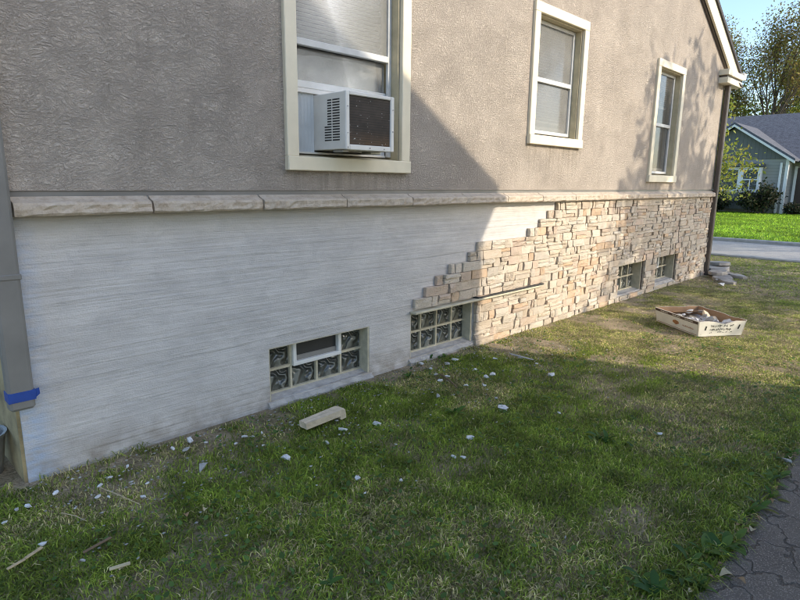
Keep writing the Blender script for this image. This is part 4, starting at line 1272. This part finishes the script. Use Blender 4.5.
# L-shaped veneer corner stone lying on the grass
xa, ya = gnd(303, 434); xb, yb_ = gnd(341, 421)
ang = math.atan2(yb_-ya, xb-xa)
Lc = math.hypot(xb-xa, yb_-ya)
m = MB()
rg = random.Random(3)
prof = [(0, .045), (Lc*.94, .062), (Lc*1.02, .058), (Lc*1.06, .0), (Lc*.90, .0), (Lc*.88, .022), (0, .008)]
wd = .075
N = 5
vs = []
for k in range(N+1):
    for (u, z) in prof:
        vs.append((u+rg.uniform(-.004, .004), -wd/2+wd*k/N, z+rg.uniform(-.003, .003)))
q = len(prof)
m.add(vs, [(k*q+i, k*q+(i+1) % q, (k+1)*q+(i+1) % q, (k+1)*q+i) for k in range(N) for i in range(q)] + [tuple(range(q)), tuple(N*q+i for i in range(q-1, -1, -1))])
o = m.build('corner_stone', 'cornerstone')
o.location = (xa, ya, .03); o.rotation_euler = (0, 0, ang)
tag(o, 'cream L shaped veneer corner stone lying in grass below the vented block window', 'stone')

def stick(p0, p1, r, mat, label, name='twig', cat='twig', z=.03, group=None):
    a = Vector((*gnd(*p0), z)); b = Vector((*gnd(*p1), z+.012))
    mid = a.lerp(b, .5) + Vector((random.uniform(-.01, .01), random.uniform(-.01, .01), .008))
    o = MB().tube([a, mid, b], [r, r*1.05, r*.6], 5).build(name, mat, origin=a)
    return tag(o, label, cat, group)
stick((100, 493), (141, 513), .0028, 'wood_bit', 'thin straw coloured stalk lying in the grass at lower left', 'stalk', 'stalk')
stick((62, 519), (88, 530), .0022, 'wood_bit', 'short yellow stalk left of the long straw stalk', 'stalk', 'stalk')
stick((440, 378), (457, 393), .007, 'twig', 'brown twig among white chips below the second block window')
def strip(p0, p1, w, mat, label, name='wood_strip', z=.03):
    a = Vector((*gnd(*p0), z)); b = Vector((*gnd(*p1), z+.01))
    d_ = (b-a); L = d_.length
    o = MB().box(0, L, -w/2, w/2, 0, .006, .0015).build(name, mat)
    o.location = a; o.rotation_euler = (.15, -.03, math.atan2(d_.y, d_.x))
    return tag(o, label, 'wood strip')
strip((8, 577), (26, 567), .012, 'wood_bit', 'pale wood strip at the lower left edge of the lawn')
strip((26, 566), (43, 555), .014, 'wood_bit', 'pale wood strip ending at a white chip, lower left')
strip((84, 560), (112, 545), .012, 'twig', 'weathered brown wood strip on the lower left lawn')
strip((110, 577), (131, 571), .016, 'leaf_pale', 'short tan wood sliver on the lower left lawn')
strip((510, 358), (533, 365), .018, 'chip_grey', 'grey wood strip on grass near the second block window', z=.035)

def dleaf(px, py, wpx, mat, label, group='dry leaves by the driveway'):
    rg = random.Random(int(px*3+py))
    x, y = gnd(px, py)
    L = wpx*Vector((x, y, -CAM_H)).dot(CF)/FPX
    vs = []
    n = 6
    for i in range(n+1):
        u = i/n; hw = L*.36*math.sin(math.pi*min(1, u+.03))**.7*rg.uniform(.75, 1.15)
        z = L*.25*math.sin(u*3.0+.3)
        vs += [(L*(u-.5), -hw, z+hw*.5), (L*(u-.5), 0, z), (L*(u-.5), hw, z+hw*.6)]
    o = MB().add(vs, [(i*3+j, (i+1)*3+j, (i+1)*3+j+1, i*3+j+1) for i in range(n) for j in range(2)]).build('dry_leaf', mat, fix=False, smooth=True)
    o.location = (x, y, .02); o.rotation_euler = (rg.uniform(-.3, .3), rg.uniform(-.3, .3), rg.uniform(0, 6.2))
    return tag(o, label, 'leaf', group)
dleaf(727, 582, 15, 'leaf_pale', 'large curled tan leaf on the asphalt corner at lower right')
dleaf(740, 586, 10, 'dead_leaf', 'brown leaf touching the large tan leaf at lower right')
DL = 'small brown dry leaf among weeds at the driveway edge'
for px, py, w_, mt in [(745, 535, 8, 'dead_leaf'), (752, 535, 9, 'leaf_pale'), (738, 530, 7, 'dead_leaf'), (789, 462, 7, 'leaf_pale'), (793, 458, 6, 'dead_leaf'), (757, 523, 6, 'dead_leaf'), (770, 505, 6, 'dead_leaf'), (720, 570, 7, 'dead_leaf'), (710, 583, 7, 'dead_leaf'), (700, 575, 6, 'leaf_pale'), (775, 492, 5, 'dead_leaf'), (733, 548, 6, 'dead_leaf'), (690, 597, 8, 'leaf_pale')]:
    dleaf(px, py, w_, mt, DL)
dleaf(122, 574, 8, 'leaf_pale', 'pale leaf beside the tan wood sliver at lower left', 'dry leaves in the lawn')
dleaf(186, 520, 9, 'dead_leaf', 'brown leaf in shaded grass left of centre', 'dry leaves in the lawn')
dleaf(205, 514, 6, 'leaf_pale', 'small pale leaf right of the brown leaf in shaded grass', 'dry leaves in the lawn')

# ---------------- slabs piled at the far corner
SLB = [((10.95, 3.05), .62, .42, 0.0, .06, .3), ((10.75, 2.95), .60, .40, .065, .055, .1), ((10.55, 2.85), .50, .36, .0, .05, -.3), ((10.95, 3.0), .50, .34, .125, .05, .5), ((10.05, 2.66), .46, .30, .0, .05, .25), ((10.25, 2.80), .44, .26, .06, .05, -.1), ((9.75, 2.52), .30, .20, .0, .045, .6), ((10.5, 2.58), .34, .22, .0, .045, .9)]
SLL = ['broad flagstone at the bottom of the pile beyond the brown downspout', 'middle flagstone of the pile beyond the brown downspout', 'flagstone tilted against the near side of the slab pile', 'topmost flagstone of the pile beyond the brown downspout', 'flagstone at the front of the slab row by the far corner', 'flagstone resting across the front slab by the far corner', 'small stone slab nearest the box in the far corner pile', 'small slab lying right of the far corner pile']
for (p, L, W_, z, t_, r), lb in zip(SLB, SLL):
    rg = random.Random(int(p[0]*100))
    n = 9; m = MB()
    rim = [(L/2*math.cos(2*math.pi*i/n)*rg.uniform(.8, 1.15), W_/2*math.sin(2*math.pi*i/n)*rg.uniform(.8, 1.15)) for i in range(n)]
    vs = [(x_, y_, 0) for x_, y_ in rim] + [(x_*.99, y_*.99, t_*.75) for x_, y_ in rim] + [(x_*.93, y_*.93, t_) for x_, y_ in rim]
    m.add(vs, [tuple(range(n))[::-1], tuple(2*n+i for i in range(n))] + [(k*n+i, k*n+(i+1) % n, (k+1)*n+(i+1) % n, (k+1)*n+i) for k in range(2) for i in range(n)])
    o = m.build('flagstone', 'flag'); o.location = (*p, z+.005); o.rotation_euler = (rg.uniform(-.06, .06), rg.uniform(-.06, .06), r)
    tag(o, lb, 'stone slab', 'flagstones piled at the far corner')

# ---------------- cardboard tray of rubble
A = Vector((*gnd(656.5, 321.5), 0)); B = Vector((*gnd(697.5, 337.3), 0)); C_ = Vector((*gnd(738.5, 334.5), 0))
ux = (A-B); lx = ux.length; ux.normalize()
uy = Vector((-ux.y, ux.x, 0))
if uy.dot(C_-B) < 0: uy = -uy
ly = (C_-B).dot(uy)
ly = max(ly, .45)
HB, TK, FL = .155, .007, .022
box_t = thing('cardboard_tray', tuple(B), 'open white cardboard tray of rubble standing on the sunlit lawn', 'box')
def bp(u, v, w):          # local box coordinates -> relative to B
    fl = FL*w/HB
    cx, cy = (u/lx-.5)*2, (v/ly-.5)*2
    p = ux*(u+cx*fl) + uy*(v+cy*fl)
    return (p.x, p.y, w+.006)
def quad_slab(name, mat, pts, nrm, th, parent, jag=None):
    """slab from four corner points, thickness along nrm"""
    m = MB()
    vs = [Vector(p) for p in pts]; o2 = [v + nrm*th for v in vs]
    n = len(vs)
    m.add(vs+o2, [tuple(range(n)), tuple(range(2*n-1, n-1, -1))] + [(i, i+n, (i+1) % n+n, (i+1) % n) for i in range(n)])
    return m.build(name, mat, parent, local=True)
FR = [lx*.0, lx]
def wall_pts(side):
    n = 9
    rg = random.Random(side)
    jag = [rg.uniform(-.006, .004) + (-.03*math.exp(-((i-5)/1.3)**2) if side in (1,) else 0) for i in range(n+1)]
    if side == 0: f = lambda q, w: bp(lx*q, 0, w)
    if side == 1: f = lambda q, w: bp(0, ly*q, w)
    if side == 2: f = lambda q, w: bp(lx*q, ly, w)
    if side == 3: f = lambda q, w: bp(lx, ly*q, w)
    lo = [f(i/n, 0) for i in range(n+1)]
    hi = [f(i/n, HB*(1.0 if side != 3 else 1.0)+jag[i]) for i in range(n+1)]
    return lo + hi[::-1]
inner = {0: uy, 1: ux, 2: -uy, 3: -ux}
for sd in range(4):
    pts = wall_pts(sd)
    quad_slab('side_panel', 'card_white', pts, inner[sd], TK, box_t)
    q = [tuple(Vector(p)+inner[sd]*(TK+.0015)) for p in pts]
    quad_slab('inner_liner', 'card_brown', q, inner[sd], .002, box_t)
quad_slab('bottom', 'card_brown', [bp(0.01, 0.01, .004), bp(lx-.01, .01, .004), bp(lx-.01, ly-.01, .004), bp(.01, ly-.01, .004)], Vector((0, 0, 1)), .006, box_t)
def decal(name, mat, side, rects, off=.0016):
    m = MB()
    for r in rects:
        f = (lambda q, w: Vector(bp(lx*q, 0, w)) - uy*off) if side == 0 else (lambda q, w: Vector(bp(0, ly*q, w)) - ux*off)
        m.add([f(*c) for c in r], [tuple(range(len(r)))])
    return m.build(name, mat, box_t, local=True, fix=False)
R4 = lambda a, b, c, d: [(a, c), (b, c), (b, d), (a, d)]
decal('brown_print_strip', 'card_strip', 0, [R4(.015, .985, HB*.80, HB*.975)])
decal('strip_lettering', 'ink_white', 0, [R4(u+.0, u+.022, HB*.855, HB*(.90+.02*(i % 2))) for g_ in (.12, .40, .68) for i, u in enumerate(np.arange(g_, g_+.17, .030))], .0026)
decal('emblem', 'ink_rust', 0, [[(.42, HB*.42), (.50, HB*.28), (.58, HB*.42), (.56, HB*.55), (.50, HB*.60), (.44, HB*.55)]])
decal('lettering', 'ink_rust', 0, [R4(u, u+.018, HB*.36, HB*(.43+.02*(i % 3))) for i, u in enumerate(np.arange(.10, .34, .032))])
decal('lower_line', 'card_brown', 0, [R4(.03, .97, HB*.06, HB*.10)])
rg = random.Random(8)
sc_ = []
for row, (za, zb2) in enumerate(((.58, .78), (.34, .54), (.18, .28))):
    u = .25
    while u < .74:
        wv_ = rg.uniform(.012, .03)
        if rg.random() < .8:
            sl_ = rg.uniform(-.02, .02)
            h1 = rg.uniform(za, za+.06); h2 = rg.uniform(zb2-.06, zb2)
            sc_.append([(u, HB*h1), (u+wv_*.55, HB*h1), (u+wv_*.55+sl_, HB*h2), (u+sl_, HB*h2)])
            if rg.random() < .5: sc_.append(R4(u, u+wv_*1.5, HB*(h1+h2)/2, HB*((h1+h2)/2+.045)))
        u += wv_*1.5+.008
decal('scrawled_lettering', 'ink', 1, sc_)
decal('hand_hole', 'ink', 1, [[(.135, HB*.42), (.165, HB*.40), (.185, HB*.68), (.155, HB*.70)]])
decal('hand_hole', 'ink', 1, [[(.85, HB*.45), (.88, HB*.43), (.895, HB*.72), (.865, HB*.74)]])
# folded flap of bare card inside and the rubble it holds
quad_slab('flap', 'card_brown', [bp(lx*.97, ly*.05, HB*.55), bp(lx*.97, ly*.92, HB*.55), bp(lx*.62, ly*.80, HB*1.02), bp(lx*.66, ly*.10, HB*.98)], Vector((0, 0, 1)), .004, box_t)
for i in range(26):
    rg2 = random.Random(300+i)
    u, v = rg2.uniform(.1, .75)*lx, rg2.uniform(.1, .88)*ly
    s_ = rg2.uniform(.05, .13)
    o = chip_geo(s_, s_*rg2.uniform(.5, .9), s_*rg2.uniform(.3, .6), rg2).build('rubble_piece', rg2.choice(['chip', 'chip', 'chip_grey', 'cornerstone']))
    p = Vector(bp(u, v, HB*rg2.uniform(.5, .98))) + B
    o.location = p; o.rotation_euler = (rg2.uniform(-.8, .8), rg2.uniform(-.8, .8), rg2.uniform(0, 6))
    tag(o, 'broken white and cream rubble piece heaped in the cardboard tray', 'rubble', 'rubble in the cardboard tray')
m = MB()
m.add([bp(.02, .02, HB*.42), bp(lx-.02, .02, HB*.5), bp(lx-.02, ly-.02, HB*.42), bp(.02, ly-.02, HB*.4), bp(.02, .02, .014), bp(lx-.02, .02, .014), bp(lx-.02, ly-.02, .014), bp(.02, ly-.02, .014)], [(0, 1, 2, 3), (4, 7, 6, 5), (0, 4, 5, 1), (1, 5, 6, 2), (2, 6, 7, 3), (3, 7, 4, 0)])
fo = m.build('rubble_fill', 'chip', None, local=True)
fo.location = B
tag(fo, 'fine pale mortar crumbs filling the bottom of the cardboard tray', 'rubble', kind='stuff')
